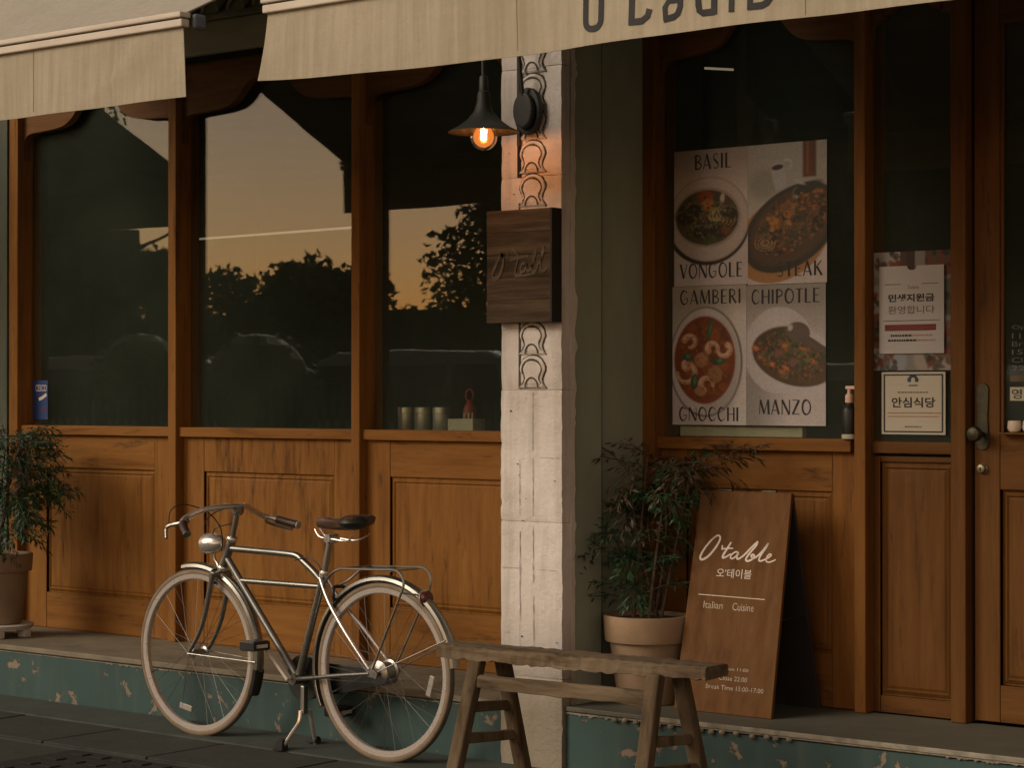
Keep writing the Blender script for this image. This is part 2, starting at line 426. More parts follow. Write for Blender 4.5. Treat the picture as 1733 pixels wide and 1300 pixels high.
class MB:
    def __init__(self):
        self.v = []
        self.f = []
    def add(self, vs, fs):
        o = len(self.v)
        self.v += [tuple(p) for p in vs]
        self.f += [tuple(i + o for i in q) for q in fs]
        return self
    def box(self, x0, x1, y0, y1, z0, z1):
        return self.add([(x0, y0, z0), (x1, y0, z0), (x1, y1, z0), (x0, y1, z0), (x0, y0, z1), (x1, y0, z1), (x1, y1, z1), (x0, y1, z1)],
                        [(0, 3, 2, 1), (4, 5, 6, 7), (0, 1, 5, 4), (1, 2, 6, 5), (2, 3, 7, 6), (3, 0, 4, 7)])
    def hexa(self, p):   # eight corners, lower four then upper four, counter-clockwise seen from above
        return self.add(p, [(0, 3, 2, 1), (4, 5, 6, 7), (0, 1, 5, 4), (1, 2, 6, 5), (2, 3, 7, 6), (3, 0, 4, 7)])
    def bar(self, a, b, w, h, up=(0, 0, 1)):
        a, b = Vector(a), Vector(b)
        d = (b - a).normalized()
        s = d.cross(Vector(up))
        if s.length < 1e-4:
            s = d.cross(Vector((0, 1, 0)))
        s.normalize()
        u = s.cross(d)
        ps = []
        for p in (a, b):
            for i, j in ((-1, -1), (1, -1), (1, 1), (-1, 1)):
                ps.append(p + s * (w / 2 * i) + u * (h / 2 * j))
        return self.add(ps, [(0, 3, 2, 1)[::-1], (4, 5, 6, 7)[::-1], (0, 1, 5, 4)[::-1], (1, 2, 6, 5)[::-1], (2, 3, 7, 6)[::-1], (3, 0, 4, 7)[::-1]])
    def tube(self, pts, r, n=10, cap=True, closed=False):
        pts = [Vector(p) for p in pts]
        k = len(pts)
        rs = r if isinstance(r, (list, tuple)) else [r] * k
        up = None
        rings = []
        for i in range(k):
            if closed:
                t = pts[(i + 1) % k] - pts[i - 1]
            else:
                t = pts[min(i + 1, k - 1)] - pts[max(i - 1, 0)]
            t.normalize()
            if up is None:
                up = Vector((0, 0, 1)) if abs(t.z) < 0.9 else Vector((1, 0, 0))
            s = t.cross(up)
            if s.length < 1e-5:
                s = t.orthogonal()
            s.normalize()
            up = s.cross(t).normalized()
            rings.append([pts[i] + (s * math.cos(a) + up * math.sin(a)) * rs[i] for a in [2 * math.pi * j / n for j in range(n)]])
        vs = [p for q in rings for p in q]
        fs = []
        for i in range(k if closed else k - 1):
            for j in range(n):
                a, b = i * n + j, i * n + (j + 1) % n
                c, d = ((i + 1) % k) * n + (j + 1) % n, ((i + 1) % k) * n + j
                fs.append((a, d, c, b))
        if cap and not closed:
            fs.append(tuple(range(n)))
            fs.append(tuple(reversed(range((k - 1) * n, k * n))))
        return self.add(vs, fs)
    def lathe(self, prof, o, axis=(0, 0, 1), n=24, cap=True):
        ax = Vector(axis).normalized()
        s = ax.orthogonal().normalized()
        t = ax.cross(s)
        o = Vector(o)
        vs, fs = [], []
        for r, h in prof:
            for j in range(n):
                a = 2 * math.pi * j / n
                vs.append(o + ax * h + (s * math.cos(a) + t * math.sin(a)) * r)
        k = len(prof)
        for i in range(k - 1):
            for j in range(n):
                fs.append((i * n + j, i * n + (j + 1) % n, (i + 1) * n + (j + 1) % n, (i + 1) * n + j))
        if cap:
            fs.append(tuple(reversed(range(n))))
            fs.append(tuple(range((k - 1) * n, k * n)))
        return self.add(vs, fs)
    def prism(self, poly, y0, y1):     # polygon of (x, z) extruded from y0 to y1 (y0 nearer the street)
        k = len(poly)
        vs = [(x, y0, z) for x, z in poly] + [(x, y1, z) for x, z in poly]
        fs = [tuple(range(k)), tuple(reversed(range(k, 2 * k)))]
        for i in range(k):
            j = (i + 1) % k
            fs.append((i, i + k, j + k, j))
        return self.add(vs, fs)
    def ellipsoid(self, c, r, nu=12, nv=8):
        vs, fs = [], []
        for i in range(nv + 1):
            th = math.pi * i / nv
            for j in range(nu):
                a = 2 * math.pi * j / nu
                vs.append((c[0] + r[0] * math.sin(th) * math.cos(a), c[1] + r[1] * math.sin(th) * math.sin(a), c[2] + r[2] * math.cos(th)))
        for i in range(nv):
            for j in range(nu):
                fs.append((i * nu + j, (i + 1) * nu + j, (i + 1) * nu + (j + 1) % nu, i * nu + (j + 1) % nu))
        return self.add(vs, fs)
    def build(self, name, mat, parent=None, smooth=False, bev=0.0, cols=None, kind=None, label=None):
        o3 = ORG[parent.name] if parent is not None else Vector((0, 0, 0))
        if parent is None and self.v:
            xs = np.array(self.v)
            o3 = Vector(((xs[:, 0].min() + xs[:, 0].max()) / 2, (xs[:, 1].min() + xs[:, 1].max()) / 2, xs[:, 2].min()))
        me = bpy.data.meshes.new(name)
        me.from_pydata([(p[0] - o3.x, p[1] - o3.y, p[2] - o3.z) for p in self.v], [], self.f)
        me.materials.append(M[mat] if isinstance(mat, str) else mat)
        if cols is not None:
            ca = me.color_attributes.new('Col', 'FLOAT_COLOR', 'POINT')
            ca.data.foreach_set('color', np.asarray(cols, dtype=np.float32).ravel())
        me.validate()
        ob = bpy.data.objects.new(name, me)
        col.objects.link(ob)
        if smooth:
            me.polygons.foreach_set('use_smooth', [True] * len(me.polygons))
            try:
                me.set_sharp_from_angle(angle=R(38))
            except Exception:
                pass
        if parent is not None:
            ob.parent = parent
        else:
            ob.location = o3
        ORG[ob.name] = o3
        if bev:
            md = ob.modifiers.new('edge', 'BEVEL')
            md.width = bev
            md.segments = 2
            md.limit_method = 'ANGLE'
            md.angle_limit = R(40)
        if kind:
            ob['kind'] = kind
        if label:
            ob['label'] = label
        return ob

def thing(name, label, cat, loc, group=None):
    e = bpy.data.objects.new(name, None)
    col.objects.link(e)
    e.empty_display_size = 0.1
    e.location = loc
    ORG[e.name] = Vector(loc)
    e['label'] = label
    e['category'] = cat
    if group:
        e['group'] = group
    return e

def tag(o, label, cat, group=None):
    o['label'] = label
    o['category'] = cat
    if group:
        o['group'] = group
    return o

def BX(*a):
    return MB().box(*a)

def copy_part(src, parent, off, name=None):
    c = src.copy()
    col.objects.link(c)
    c.parent = parent
    c.location = Vector(src.location) + Vector(off)
    ORG[c.name] = ORG[src.name]
    return c

def catmull(pts, n=8):
    P = [Vector(p) for p in pts]
    out = []
    for i in range(len(P) - 1):
        p0, p1, p2, p3 = P[max(i - 1, 0)], P[i], P[i + 1], P[min(i + 2, len(P) - 1)]
        for k in range(n):
            t = k / n
            out.append(0.5 * ((2 * p1) + (p2 - p0) * t + (2 * p0 - 5 * p1 + 4 * p2 - p3) * t * t + (3 * p1 - p0 - 3 * p2 + p3) * t ** 3))
    out.append(P[-1])
    return out

def ribbon(mb, pts, w, place, lift=0.0, th=0.0006):
    """a painted stroke: a thin raised band along 2-D points; w is a width or one width per point"""
    P = [Vector((p[0], p[1])) for p in pts]
    k = len(P)
    ws = w if isinstance(w, (list, tuple)) else [w] * k
    a, b = [], []
    for i in range(k):
        t = P[min(i + 1, k - 1)] - P[max(i - 1, 0)]
        if t.length < 1e-9:
            t = Vector((1, 0))
        t.normalize()
        n = Vector((-t.y, t.x)) * (ws[i] / 2)
        a.append(P[i] + n)
        b.append(P[i] - n)
    vs = [place(p.x, p.y, lift + th) for p in a] + [place(p.x, p.y, lift + th) for p in b]
    fs = [(i, k + i, k + i + 1, i + 1) for i in range(k - 1)]
    vs += [place(p.x, p.y, lift) for p in a] + [place(p.x, p.y, lift) for p in b]
    fs += [(2 * k + i, i, i + 1, 2 * k + i + 1) for i in range(k - 1)]
    fs += [(k + i, 3 * k + i, 3 * k + i + 1, k + i + 1) for i in range(k - 1)]
    mb.add(vs, fs)

def text_into(mb, body, place, x0, x1, z0, z1, lift=0.0, th=0.0006, bold=0.0, shear=0.0):
    """built-in font set into the rectangle x0..x1, z0..z1 of a placing function"""
    cu = bpy.data.curves.new('text', 'FONT')
    cu.body = body
    cu.size = 1.0
    cu.resolution_u = 3
    cu.offset = bold
    cu.shear = shear
    ob = bpy.data.objects.new('text', cu)
    col.objects.link(ob)
    dg = bpy.context.evaluated_depsgraph_get()
    me = bpy.data.meshes.new_from_object(ob.evaluated_get(dg))
    vs = [tuple(v.co) for v in me.vertices]
    fs = [tuple(p.vertices) for p in me.polygons]
    bpy.data.objects.remove(ob)
    bpy.data.curves.remove(cu)
    bpy.data.meshes.remove(me)
    if not vs:
        return
    mx0, mx1 = min(v[0] for v in vs), max(v[0] for v in vs)
    my0, my1 = min(v[1] for v in vs), max(v[1] for v in vs)
    sx, sy = (x1 - x0) / (mx1 - mx0), (z1 - z0) / (my1 - my0)
    mb.add([place(x0 + (v[0] - mx0) * sx, z0 + (v[1] - my0) * sy, lift + th) for v in vs], fs)

def facade_place(y):
    return lambda x, z, l: (x, y - l, z)
# ================================================================== the ground and the step
def struct(o):
    o['kind'] = 'structure'
    return o

mb = MB()
gx = [-60, -20, -9, -4, 3, 8, 20, 40]
gy = [-90, -40, -16, -8, -2.2, 0.6, 8]
for i in range(len(gx) - 1):
    for j in range(len(gy) - 1):
        mb.add([(gx[i], gy[j], -0.03), (gx[i + 1], gy[j], -0.03), (gx[i + 1], gy[j + 1], -0.03), (gx[i], gy[j + 1], -0.03)], [(0, 1, 2, 3)])
street = struct(mb.build('street', 'ground'))
pav = struct(BX(-7.0, 4.5, -3.4, -0.81, -0.026, -0.012).build('pavement', 'ground'))
# paving stones: separate pieces with open joints, uneven by a few millimetres
slab_mesh = None
for iy in range(5):
    for ix in range(11):
        w, d = 0.62, 0.42
        x0 = -4.6 + ix * 0.63 + (0.31 if iy % 2 else 0)
        y1 = -0.815 - iy * 0.43
        if x0 + w > -1.17 and x0 < -0.30 and y1 > -2.0 and y1 - d < -1.30:
            continue
        if slab_mesh is None:
            s = BX(x0, x0 + w, y1 - d, y1, -0.03, 0.0).build('paving_stone', 'slab', pav, bev=0.004)
            slab_mesh = (s, x0, y1)
        else:
            s = copy_part(slab_mesh[0], pav, (x0 - slab_mesh[1], y1 - slab_mesh[2], rnd.uniform(-0.003, 0.002)))
# filler strips of stone round the iron cover
mb = MB()
mb.box(-1.80, -1.172, -1.92, -1.30, -0.03, -0.001)
mb.build('paving_stone', 'slab', pav, bev=0.004)
gut = struct(MB().hexa([(-7, -0.812, -0.03), (4.5, -0.812, -0.03), (4.5, -0.60, -0.03), (-7, -0.60, -0.03), (-7, -0.812, 0.004), (4.5, -0.812, 0.004), (4.5, -0.60, 0.03), (-7, -0.60, 0.03)]).build('gutter_strip', 'strip', bev=0.006))

cov = thing('iron_cover', 'dark rectangular iron cover let into the pavement in front of the bicycle', 'drain cover', (-0.75, -1.60, 0))
BX(-1.165, -0.31, -1.98, -1.305, -0.03, 0.003).build('cover_plate', 'iron_cover', cov, bev=0.004)
tr0 = None
for i in range(7):
    for j in range(5):
        x, y = -1.08 + i * 0.115, -1.90 + j * 0.125
        if tr0 is None:
            tr0 = BX(x, x + 0.07, y, y + 0.05, 0.0025, 0.008).build('raised_tread', 'iron_cover', cov, bev=0.002)
        else:
            copy_part(tr0, cov, (i * 0.115, j * 0.125, 0))

step = struct(BX(-7.0, 0.424, -0.59, 0.12, -0.03, 0.232).build('step', 'teal'))
# uneven, chipped upper rim of the painted face
def chipped(x0, x1, y, z0, z1, name, parent, mat, n, amp):
    mb = MB()
    vs, fs = [], []
    for i in range(n + 1):
        x = x0 + (x1 - x0) * i / n
        a = amp * (0.02 + rnd.random() * (0.9 if math.sin(x * 3.1) + 0.6 * math.sin(x * 7.7 + 1) + rnd.uniform(-0.8, 0.8) > 0.9 else 0.1))
        vs += [(x, y, z1), (x, y, z1 - (z1 - z0) * (0.3 + 0.7 * a / amp)), (x, y + 0.03, z1), (x, y + 0.03, z0)]
    for i in range(n):
        o = i * 4
        fs += [(o, o + 1, o + 5, o + 4), (o, o + 4, o + 6, o + 2), (o + 1, o + 3, o + 7, o + 5)]
    mb.add(vs, fs)
    return mb.build(name, mat, parent)
chipped(-7.0, 0.42, -0.5935, 0.219, 0.230, 'plaster_lip', step, 'nosing', 520, 0.02)
BX(-7.0, 0.424, -0.602, -0.0, 0.236, 0.26).build('step_top', 'concrete', step, bev=0.004)
step2 = struct(BX(0.722, 4.5, -0.575, 0.12, -0.03, 0.232).build('step', 'teal'))
BX(0.722, 4.5, -0.582, 0.0, 0.244, 0.2615).build('step_top', 'step_grey', step2, bev=0.003)
BX(1.10, 4.5, -0.588, -0.5825, 0.2445, 0.262).build('edge_trim', 'edge_pale', step2, bev=0.002)
chipped(0.722, 1.0, -0.5795, 0.225, 0.241, 'plaster_lip', step2, 'nosing', 30, 0.02)
chipped(1.0, 4.5, -0.584, 0.229, 0.2435, 'plaster_lip', step2, 'nosing', 420, 0.02)
x = 0.95
peb = None
while x < 1.72:
    w = rnd.uniform(0.028, 0.045)
    mb = MB()
    mb.ellipsoid((x, -0.585, 0.233), (w * 0.45, 0.010, 0.010), 8, 5)
    if peb is None:
        peb = mb.build('pebble', 'nosing', step2, smooth=True)
        px0 = x
    else:
        c = copy_part(peb, step2, (x - px0, rnd.uniform(-0.003, 0.003), rnd.uniform(-0.003, 0.003)))
    x += w + rnd.uniform(0.004, 0.03)

# ================================================================== the building
bld = thing('shop_building', 'dark grey-green shop building with a tiled eave behind the awnings', 'building', (0, 0.3, 0))
BX(-7.0, -3.19, -0.06, 0.16, 0.0, 3.1).build('wall', 'wall_dark', bld)
BX(0.34, 0.69, -0.322, 0.10, 0.0, 3.1).build('wall', 'wall_green', bld, bev=0.006)
BX(2.95, 4.5, -0.03, 0.16, 0.0, 3.1).build('wall', 'wall_green', bld)
BX(-7.0, 4.5, 0.0, 0.20, 3.10, 6.2).build('wall', 'wall_green', bld)
BX(0.44, 0.70, -0.340, -0.325, 0.0, 3.1).build('joint_recess', 'dark_gap', bld)
fa = BX(-7.0, 4.5, -0.085, -0.005, 2.962, 3.11).build('fascia', 'fascia', bld, bev=0.006)
BX(-7.0, 4.5, -0.055, -0.012, 2.945, 2.9615).build('gap_strip', 'dark_gap', bld)  # near-black strip: shade of the gap under the fascia put in as colour
# tiled eave: round end tiles on a sloping roof strip
MB().hexa([(-7, -0.13, 3.112), (4.5, -0.13, 3.112), (4.5, -0.002, 3.112), (-7, -0.002, 3.112), (-7, -0.13, 3.13), (4.5, -0.13, 3.13), (4.5, -0.002, 3.30), (-7, -0.002, 3.30)]).build('eave', 'tile', bld)
t0 = None
for i in range(60):
    x = -6.9 + i * 0.165
    if t0 is None:
        mb = MB()
        prof = [(math.cos(a), math.sin(a)) for a in [math.pi * k / 10 for k in range(11)]]
        vs = []
        for y, z in ((-0.165, 3.128), (0.0, 3.30)):
            vs += [(x + 0.058 * c, y, z + 0.062 * s) for c, s in prof] + [(x + 0.040 * c, y, z + 0.044 * s) for c, s in prof]
        fs = []
        for k in range(10):
            fs += [(k, k + 1, k + 23, k + 22), (11 + k, 33 + k, 34 + k, 12 + k), (k, 11 + k, 12 + k, k + 1)]
        mb.add(vs, fs)
        mb.prism([(x + 0.040 * c, 3.128 + 0.044 * s) for c, s in prof], -0.150, -0.147)
        t0 = mb.build('roof_tile', 'tile', bld)
        tx = x
    else:
        copy_part(t0, bld, (x - tx, 0, rnd.uniform(-0.004, 0.004)))
# the room behind the glass
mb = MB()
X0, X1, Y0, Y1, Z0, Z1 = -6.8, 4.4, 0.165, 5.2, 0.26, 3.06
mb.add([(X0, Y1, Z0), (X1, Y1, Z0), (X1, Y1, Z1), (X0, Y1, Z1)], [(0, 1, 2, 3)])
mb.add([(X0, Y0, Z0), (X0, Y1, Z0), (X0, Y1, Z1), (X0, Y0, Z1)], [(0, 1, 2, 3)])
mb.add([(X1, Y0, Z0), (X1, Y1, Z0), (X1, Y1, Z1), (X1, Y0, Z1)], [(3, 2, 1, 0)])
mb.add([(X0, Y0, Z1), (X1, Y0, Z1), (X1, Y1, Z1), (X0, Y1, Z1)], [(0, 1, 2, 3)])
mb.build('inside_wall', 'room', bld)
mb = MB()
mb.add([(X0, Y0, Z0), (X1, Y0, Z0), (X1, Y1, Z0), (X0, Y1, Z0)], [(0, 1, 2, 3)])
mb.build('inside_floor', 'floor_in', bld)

# ================================================================== white pillar
pil = thing('stone_pillar', 'white painted stone pillar with a carved vertical band between the two shopfronts', 'pillar', (0.57, -0.47, 0))
def rough_block(x0, x1, y0, y1, z0, z1):
    """stone block whose face undulates and whose arrises are worn and chipped"""
    nx, nz = 12, max(4, int((z1 - z0) / 0.022))
    vs, fs = [], []
    for k in range(nz + 1):
        for i in range(nx + 1):
            u, w = i / nx, k / nz
            e = min(u, 1 - u) * (x1 - x0)
            f = min(w, 1 - w) * (z1 - z0)
            rnd_e = 0.0035 * max(0, 1 - e / 0.012) + 0.0032 * max(0, 1 - f / 0.010)
            if e < 0.02 and rnd.random() < 0.10:
                rnd_e += rnd.uniform(0.002, 0.007)
            x = x0 + (x1 - x0) * u
            z = z0 + (z1 - z0) * w
            dx = (rnd.uniform(-0.0015, 0.0015) if 0 < i < nx else (1 if i == 0 else -1) * abs(rnd.gauss(0, 0.0012)))
            vs.append((x + dx, y0 + rnd_e + 0.0008 * math.sin(z * 31 + x * 17) + rnd.uniform(-0.0007, 0.0007), z))
    for k in range(nz):
        for i in range(nx):
            a = k * (nx + 1) + i
            fs.append((a, a + 1, a + nx + 2, a + nx + 1))
    o = len(vs)
    rim = [i for i in range(nx + 1)] + [k * (nx + 1) + nx for k in range(1, nz + 1)] + [nz * (nx + 1) + i for i in range(nx - 1, -1, -1)] + [k * (nx + 1) for k in range(nz - 1, 0, -1)]
    for q in rim:
        vs.append((vs[q][0], y1, vs[q][2]))
    n = len(rim)
    for q in range(n):
        p = (q + 1) % n
        fs.append((rim[p], rim[q], o + q, o + p))
    return MB().add(vs, fs)
zb = [0.0, 0.36, 0.935, 1.424, 1.80, 2.215, 2.62, 3.25]
for i in range(len(zb) - 1):
    j = rnd.uniform(-0.003, 0.003)
    up = 1 if zb[i] >= 1.42 else 0
    lx = 0.428 + (0.006 if up else 0) + j
    rough_block(lx, 0.7185 + j * 0.5, -0.601 + j * 0.4, -0.532, zb[i] + 0.0015, zb[i + 1] - 0.0015).build('stone_block', 'white', pil, smooth=True)
BX(0.436, 0.711, -0.594, -0.531, 0.0, 3.2).build('pillar_core', 'white', pil)
BX(0.43, 0.7155, -0.531, -0.346, 0.0, 3.25).build('pillar_back', 'wall_green', pil, bev=0.005)
# rough white lip where the paint stops on the right side
mb = MB()
vs, fs = [], []
n = 520
bump_at = [(rnd.uniform(0.1, 3.2), rnd.uniform(0.006, 0.03), rnd.uniform(0.002, 0.010)) for _ in range(34)]
r_ = 0.004
for i in range(n + 1):
    z = 3.2 * i / n
    r_ = 0.8 * r_ + 0.2 * (0.007 * rnd.random())
    q = r_ + sum(h_ * math.exp(-((z - c_) / w_) ** 2) for c_, w_, h_ in bump_at)
    vs += [(0.7165, -0.545, z), (0.722 + 0.3 * q, -0.549, z), (0.723 + 0.2 * q, -0.528 + q, z), (0.7155, -0.526 + q, z)]
for i in range(n):
    for k in range(3):
        o = i * 4 + k
        fs.append((o, o + 1, o + 5, o + 4))
mb.add(vs, fs)
mb.build('paint_edge', 'white', pil)
# vertical recess left of the carving, and thin vertical tooling lines in the lower blocks
PF = facade_place(-0.6005)
mb = MB()
mb.box(0.520, 0.529, -0.6035, -0.6005, 1.43, 2.12)
mb.build('recess_line', 'groove', pil)
mb = MB()
mb.box(0.514, 0.532, -0.604, -0.6005, 2.215, 2.68)
mb.build('recess_line', 'dark_gap', pil)
mb = MB()
def wobble(xa, za, xb, zb2, w):
    n = 22
    pts = [(xa + (xb - xa) * i / n + rnd.gauss(0, 0.0009), za + (zb2 - za) * i / n + rnd.gauss(0, 0.0006)) for i in range(n + 1)]
    ribbon(mb, pts, [max(0.0003, w * rnd.uniform(0.1, 1.5)) for _ in pts], PF, 0.0022, 0.0004)
for x, za, zc in ((0.590, 0.40, 0.66), (0.589, 0.71, 0.92), (0.588, 0.96, 1.17), (0.587, 1.20, 1.415), (0.526, 0.42, 0.90), (0.525, 0.96, 1.165)):
    wobble(x, za, x, zc, 0.0024)
wobble(0.436, 0.761, 0.52, 0.761, 0.0018)
wobble(0.615, 0.759, 0.70, 0.759, 0.0018)
wobble(0.615, 1.173, 0.71, 1.173, 0.0018)
mb.build('tooled_line', 'soft_groove', pil, kind='stuff')
# carved motifs: a raised bell-shaped tile with incised outlines, repeated up the band
def motif(z, h, parent):
    c = 0.588
    half = [(0.062, 0.0), (0.054, 0.07), (0.044, 0.24), (0.049, 0.40), (0.058, 0.56), (0.055, 0.72), (0.042, 0.88), (0.022, 0.97)]
    pts = [(-x, v) for x, v in half] + [(0.0, 1.0)] + [(x, v) for x, v in reversed(half)]
    P = [(c + x, z + v * h) for x, v in pts]
    Q = catmull([(p[0], p[1], 0) for p in P], 5)
    poly = [(q.x, q.y) for q in Q]
    mb = MB()
    k = len(poly)
    cx, cz = c, z + 0.45 * h
    rings = [(1.0, 0.0), (1.0, 0.006), (0.86, 0.010), (0.80, 0.005), (0.72, 0.009), (0.4, 0.010)]
    vs, fs = [], []
    for s, l in rings:
        vs += [(cx + (x - cx) * s, -0.6015 - l, cz + (q - cz) * s) for x, q in poly]
    for r_ in range(len(rings) - 1):
        for i in range(k):
            j = (i + 1) % k
            fs.append((r_ * k + i, (r_ + 1) * k + i, (r_ + 1) * k + j, r_ * k + j))
    fs.append(tuple(reversed(range((len(rings) - 1) * k, len(rings) * k))))
    mb.add(vs, [tuple(reversed(f)) for f in fs])
    o = mb.build('carved_motif', 'white', parent, smooth=False)
    g = MB()
    out = [(cx + (x - cx) * 1.03 + rnd.gauss(0, 0.0008), cz + (q - cz) * 1.03 + rnd.gauss(0, 0.0008)) for x, q in poly]
    ribbon(g, out, [rnd.uniform(0.6, 1.2) * (0.0080 + 0.0030 * math.sin(i * 0.31 + z * 40)) for i in range(len(out))], PF, 0.0022, 0.0005)
    inn = [(cx + (x - cx) * 0.77, cz + (q - cz) * 0.77) for x, q in poly]
    inn = inn[4:-4]
    ribbon(g, inn, [rnd.uniform(0.5, 1.2) * (0.0060 + 0.0026 * math.sin(i * 0.27 + z * 55)) for i in range(len(inn))], PF, 0.0105, 0.0008)
    ar = [(c + 0.030 * math.cos(a), z + 0.02 * h + 0.035 * math.sin(a)) for a in [math.pi * k / 8 for k in range(9)]]
    ribbon(g, ar, 0.006, PF, 0.0125, 0.0008)
    g.build('carved_line', 'groove', o)
for z in (1.432, 1.556, 2.105, 2.229, 2.353, 2.477, 2.601):
    motif(z, 0.118, pil)
# chips and nail holes
mb = MB()
for q in range(14):
    x, z = rnd.uniform(0.44, 0.70), rnd.uniform(0.45, 2.6)
    s = rnd.uniform(0.0012, 0.0032)
    mb.prism([(x + s * rnd.uniform(0.6, 1.5) * math.cos(a), z + s * rnd.uniform(0.6, 1.6) * math.sin(a)) for a in [0, 1.1, 2.2, 3.3, 4.4, 5.4]], -0.6055, -0.600)
o = mb.build('paint_chips', 'groove', pil, kind='stuff')

# ================================================================== wooden shopfronts
def ogee_pts(x0, x1, zs, zc, z_spring, r=0.055):
    w = x1 - x0
    sh = 0.26 * w
    rise = 0.14 * w
    half = [(0.0, z_spring), (0.002, zs - r), (0.016, zs - r * 0.35), (r, zs), (sh * 0.55, zs + 0.006), (sh, zs + 0.018), (sh + rise * 0.5, zs + (zc - zs) * 0.38), (sh + rise, zs + (zc - zs) * 0.88), (0.5 * w, zc)]
    pts = [(x0 + a, b) for a, b in half] + [(x1 - a, b) for a, b in reversed(half[:-1])]
    return [(q.x, q.y) for q in catmull([(p[0], p[1], 0) for p in pts], 4)]

def header(x0, x1, zs, zc, ztop, y0, y1, parent, mat='teak_dark'):
    low = ogee_pts(x0, x1, zs, zc, zs - 0.13)
    mb = MB()
    k = len(low)
    vs = [(x, y0, z) for x, z in low] + [(x, y0, ztop) for x, z in low] + [(x, y1, z) for x, z in low] + [(x, y1, ztop) for x, z in low]
    fs = []
    for i in range(k - 1):
        fs += [(i, i + 1, k + i + 1, k + i), (2 * k + i + 1, 2 * k + i, 3 * k + i, 3 * k + i + 1), (i, 2 * k + i, 2 * k + i + 1, i + 1), (k + i, k + i + 1, 3 * k + i + 1, 3 * k + i)]
    mb.add(vs, fs)
    return mb.build('header_board', mat, parent)

def panel(x0, x1, z0, z1, y, parent, mat, name='panel', deep=0.014):
    """raised-and-fielded panel set back in its frame, with a moulded border"""
    mb = MB()
    rings = [(0.0, 0.004), (0.0, deep), (0.006, deep), (0.020, deep - 0.009), (0.026, deep - 0.003), (0.036, deep - 0.008), (0.075, deep - 0.010)]
    vs, fs = [], []
    for d, l in rings:
        vs += [(x0 + d, y + l, z0 + d), (x1 - d, y + l, z0 + d), (x1 - d, y + l, z1 - d), (x0 + d, y + l, z1 - d)]
    for r_ in range(len(rings) - 1):
        for i in range(4):
            j = (i + 1) % 4
            fs.append((r_ * 4 + i, r_ * 4 + j, r_ * 4 + 4 + j, r_ * 4 + 4 + i))
    e = (len(rings) - 1) * 4
    fs.append((e, e + 1, e + 2, e + 3))
    mb.add(vs, fs)
    return mb.build(name, mat, parent)

def bay(x0, x1, ix0, ix1, iz0, iz1, zsill, parent, ym=0.0, mat='teak', rail='teak_x', zb=0.262, pm='teak'):
    top = zsill - 0.047
    BX(x0, ix0, ym, ym + 0.045, zb, top).build('stile', mat, parent, bev=0.002)
    BX(ix1, x1, ym, ym + 0.045, zb, top).build('stile', mat, parent, bev=0.002)
    BX(ix0 + 0.0015, ix1 - 0.0015, ym + 0.0012, ym + 0.044, iz1, top).build('rail', rail if pm != 'teak_worn' else pm, parent, bev=0.002)
    BX(ix0 + 0.0015, ix1 - 0.0015, ym + 0.0012, ym + 0.044, zb, iz0).build('rail', rail, parent, bev=0.002)
    panel(ix0, ix1, iz0, iz1, ym, parent, pm)

sf = thing('wooden_shopfront', 'orange teak shopfront with three arched windows, left of the white pillar', 'shopfront', (-1.35, 0.02, 0.26))
posts = [(-3.188, -3.120), (-2.018, -1.965), (-0.853, -0.804), (0.33, 0.40)]
for a, b in posts:
    BX(a, b, -0.05, 0.10, 0.2605, 2.944).build('post', 'teak', sf, bev=0.004)
for i in range(3):
    a, b = posts[i][1], posts[i + 1][0]
    BX(a, b, -0.030, 0.060, 1.212, 1.257).build('sill', 'teak_x', sf, bev=0.004)
    header(a, b, 2.705, 2.845, 2.944, -0.012, 0.030, sf)
    w = BX(a, b, 0.045, 0.051, 1.2575, 2.944).build('pane', 'glass', sf)
bay(-3.120, -2.018, -2.955, -2.164, 0.435, 1.052, 1.257, sf)
bay(-1.965, -0.853, -1.828, -1.000, 0.466, 1.054, 1.257, sf, pm='teak_worn')
bay(-0.804, 0.33, -0.672, 0.17, 0.496, 1.056, 1.257, sf)
mb = MB()
mb.box(-3.061, 0.33, -0.012, 0.044, 0.2605, 0.2620)
mb.build('threshold', 'teak_dark', sf)

sf2 = thing('wooden_shopfront', 'teak shopfront with the poster window and narrow side light, right of the white pillar', 'shopfront', (1.35, 0.02, 0.26))
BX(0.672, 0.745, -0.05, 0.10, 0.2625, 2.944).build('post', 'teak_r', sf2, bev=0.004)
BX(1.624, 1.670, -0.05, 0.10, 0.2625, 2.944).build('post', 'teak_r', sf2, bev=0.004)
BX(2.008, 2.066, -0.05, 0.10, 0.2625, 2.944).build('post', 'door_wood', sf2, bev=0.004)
BX(0.745, 1.600, -0.034, 0.060, 1.198, 1.245).build('sill', 'teak_shaded_x', sf2, bev=0.004)
BX(1.600, 1.624, -0.012, 0.060, 1.198, 1.245).build('sill', 'teak_shaded_x', sf2, bev=0.003)
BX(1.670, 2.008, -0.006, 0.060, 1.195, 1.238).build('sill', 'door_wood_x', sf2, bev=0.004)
header(0.745, 1.624, 2.698, 2.83, 2.944, -0.012, 0.018, sf2)
header(1.670, 2.008, 2.76, 2.87, 2.944, -0.012, 0.018, sf2)
BX(0.745, 1.624, 0.020, 0.026, 1.2455, 2.944).build('pane', 'glass', sf2)
BX(1.670, 2.008, 0.012, 0.018, 1.2385, 2.944).build('pane', 'glass', sf2)
bay(0.745, 1.624, 0.86, 1.505, 0.46, 1.052, 1.245, sf2, zb=0.2635, mat='teak_r', rail='teak_shaded_x', pm='teak_r')
bay(1.670, 2.008, 1.695, 1.985, 0.325, 1.165, 1.232, sf2, ym=0.012, mat='door_wood', rail='door_wood_x', pm='door_wood', zb=0.2635)

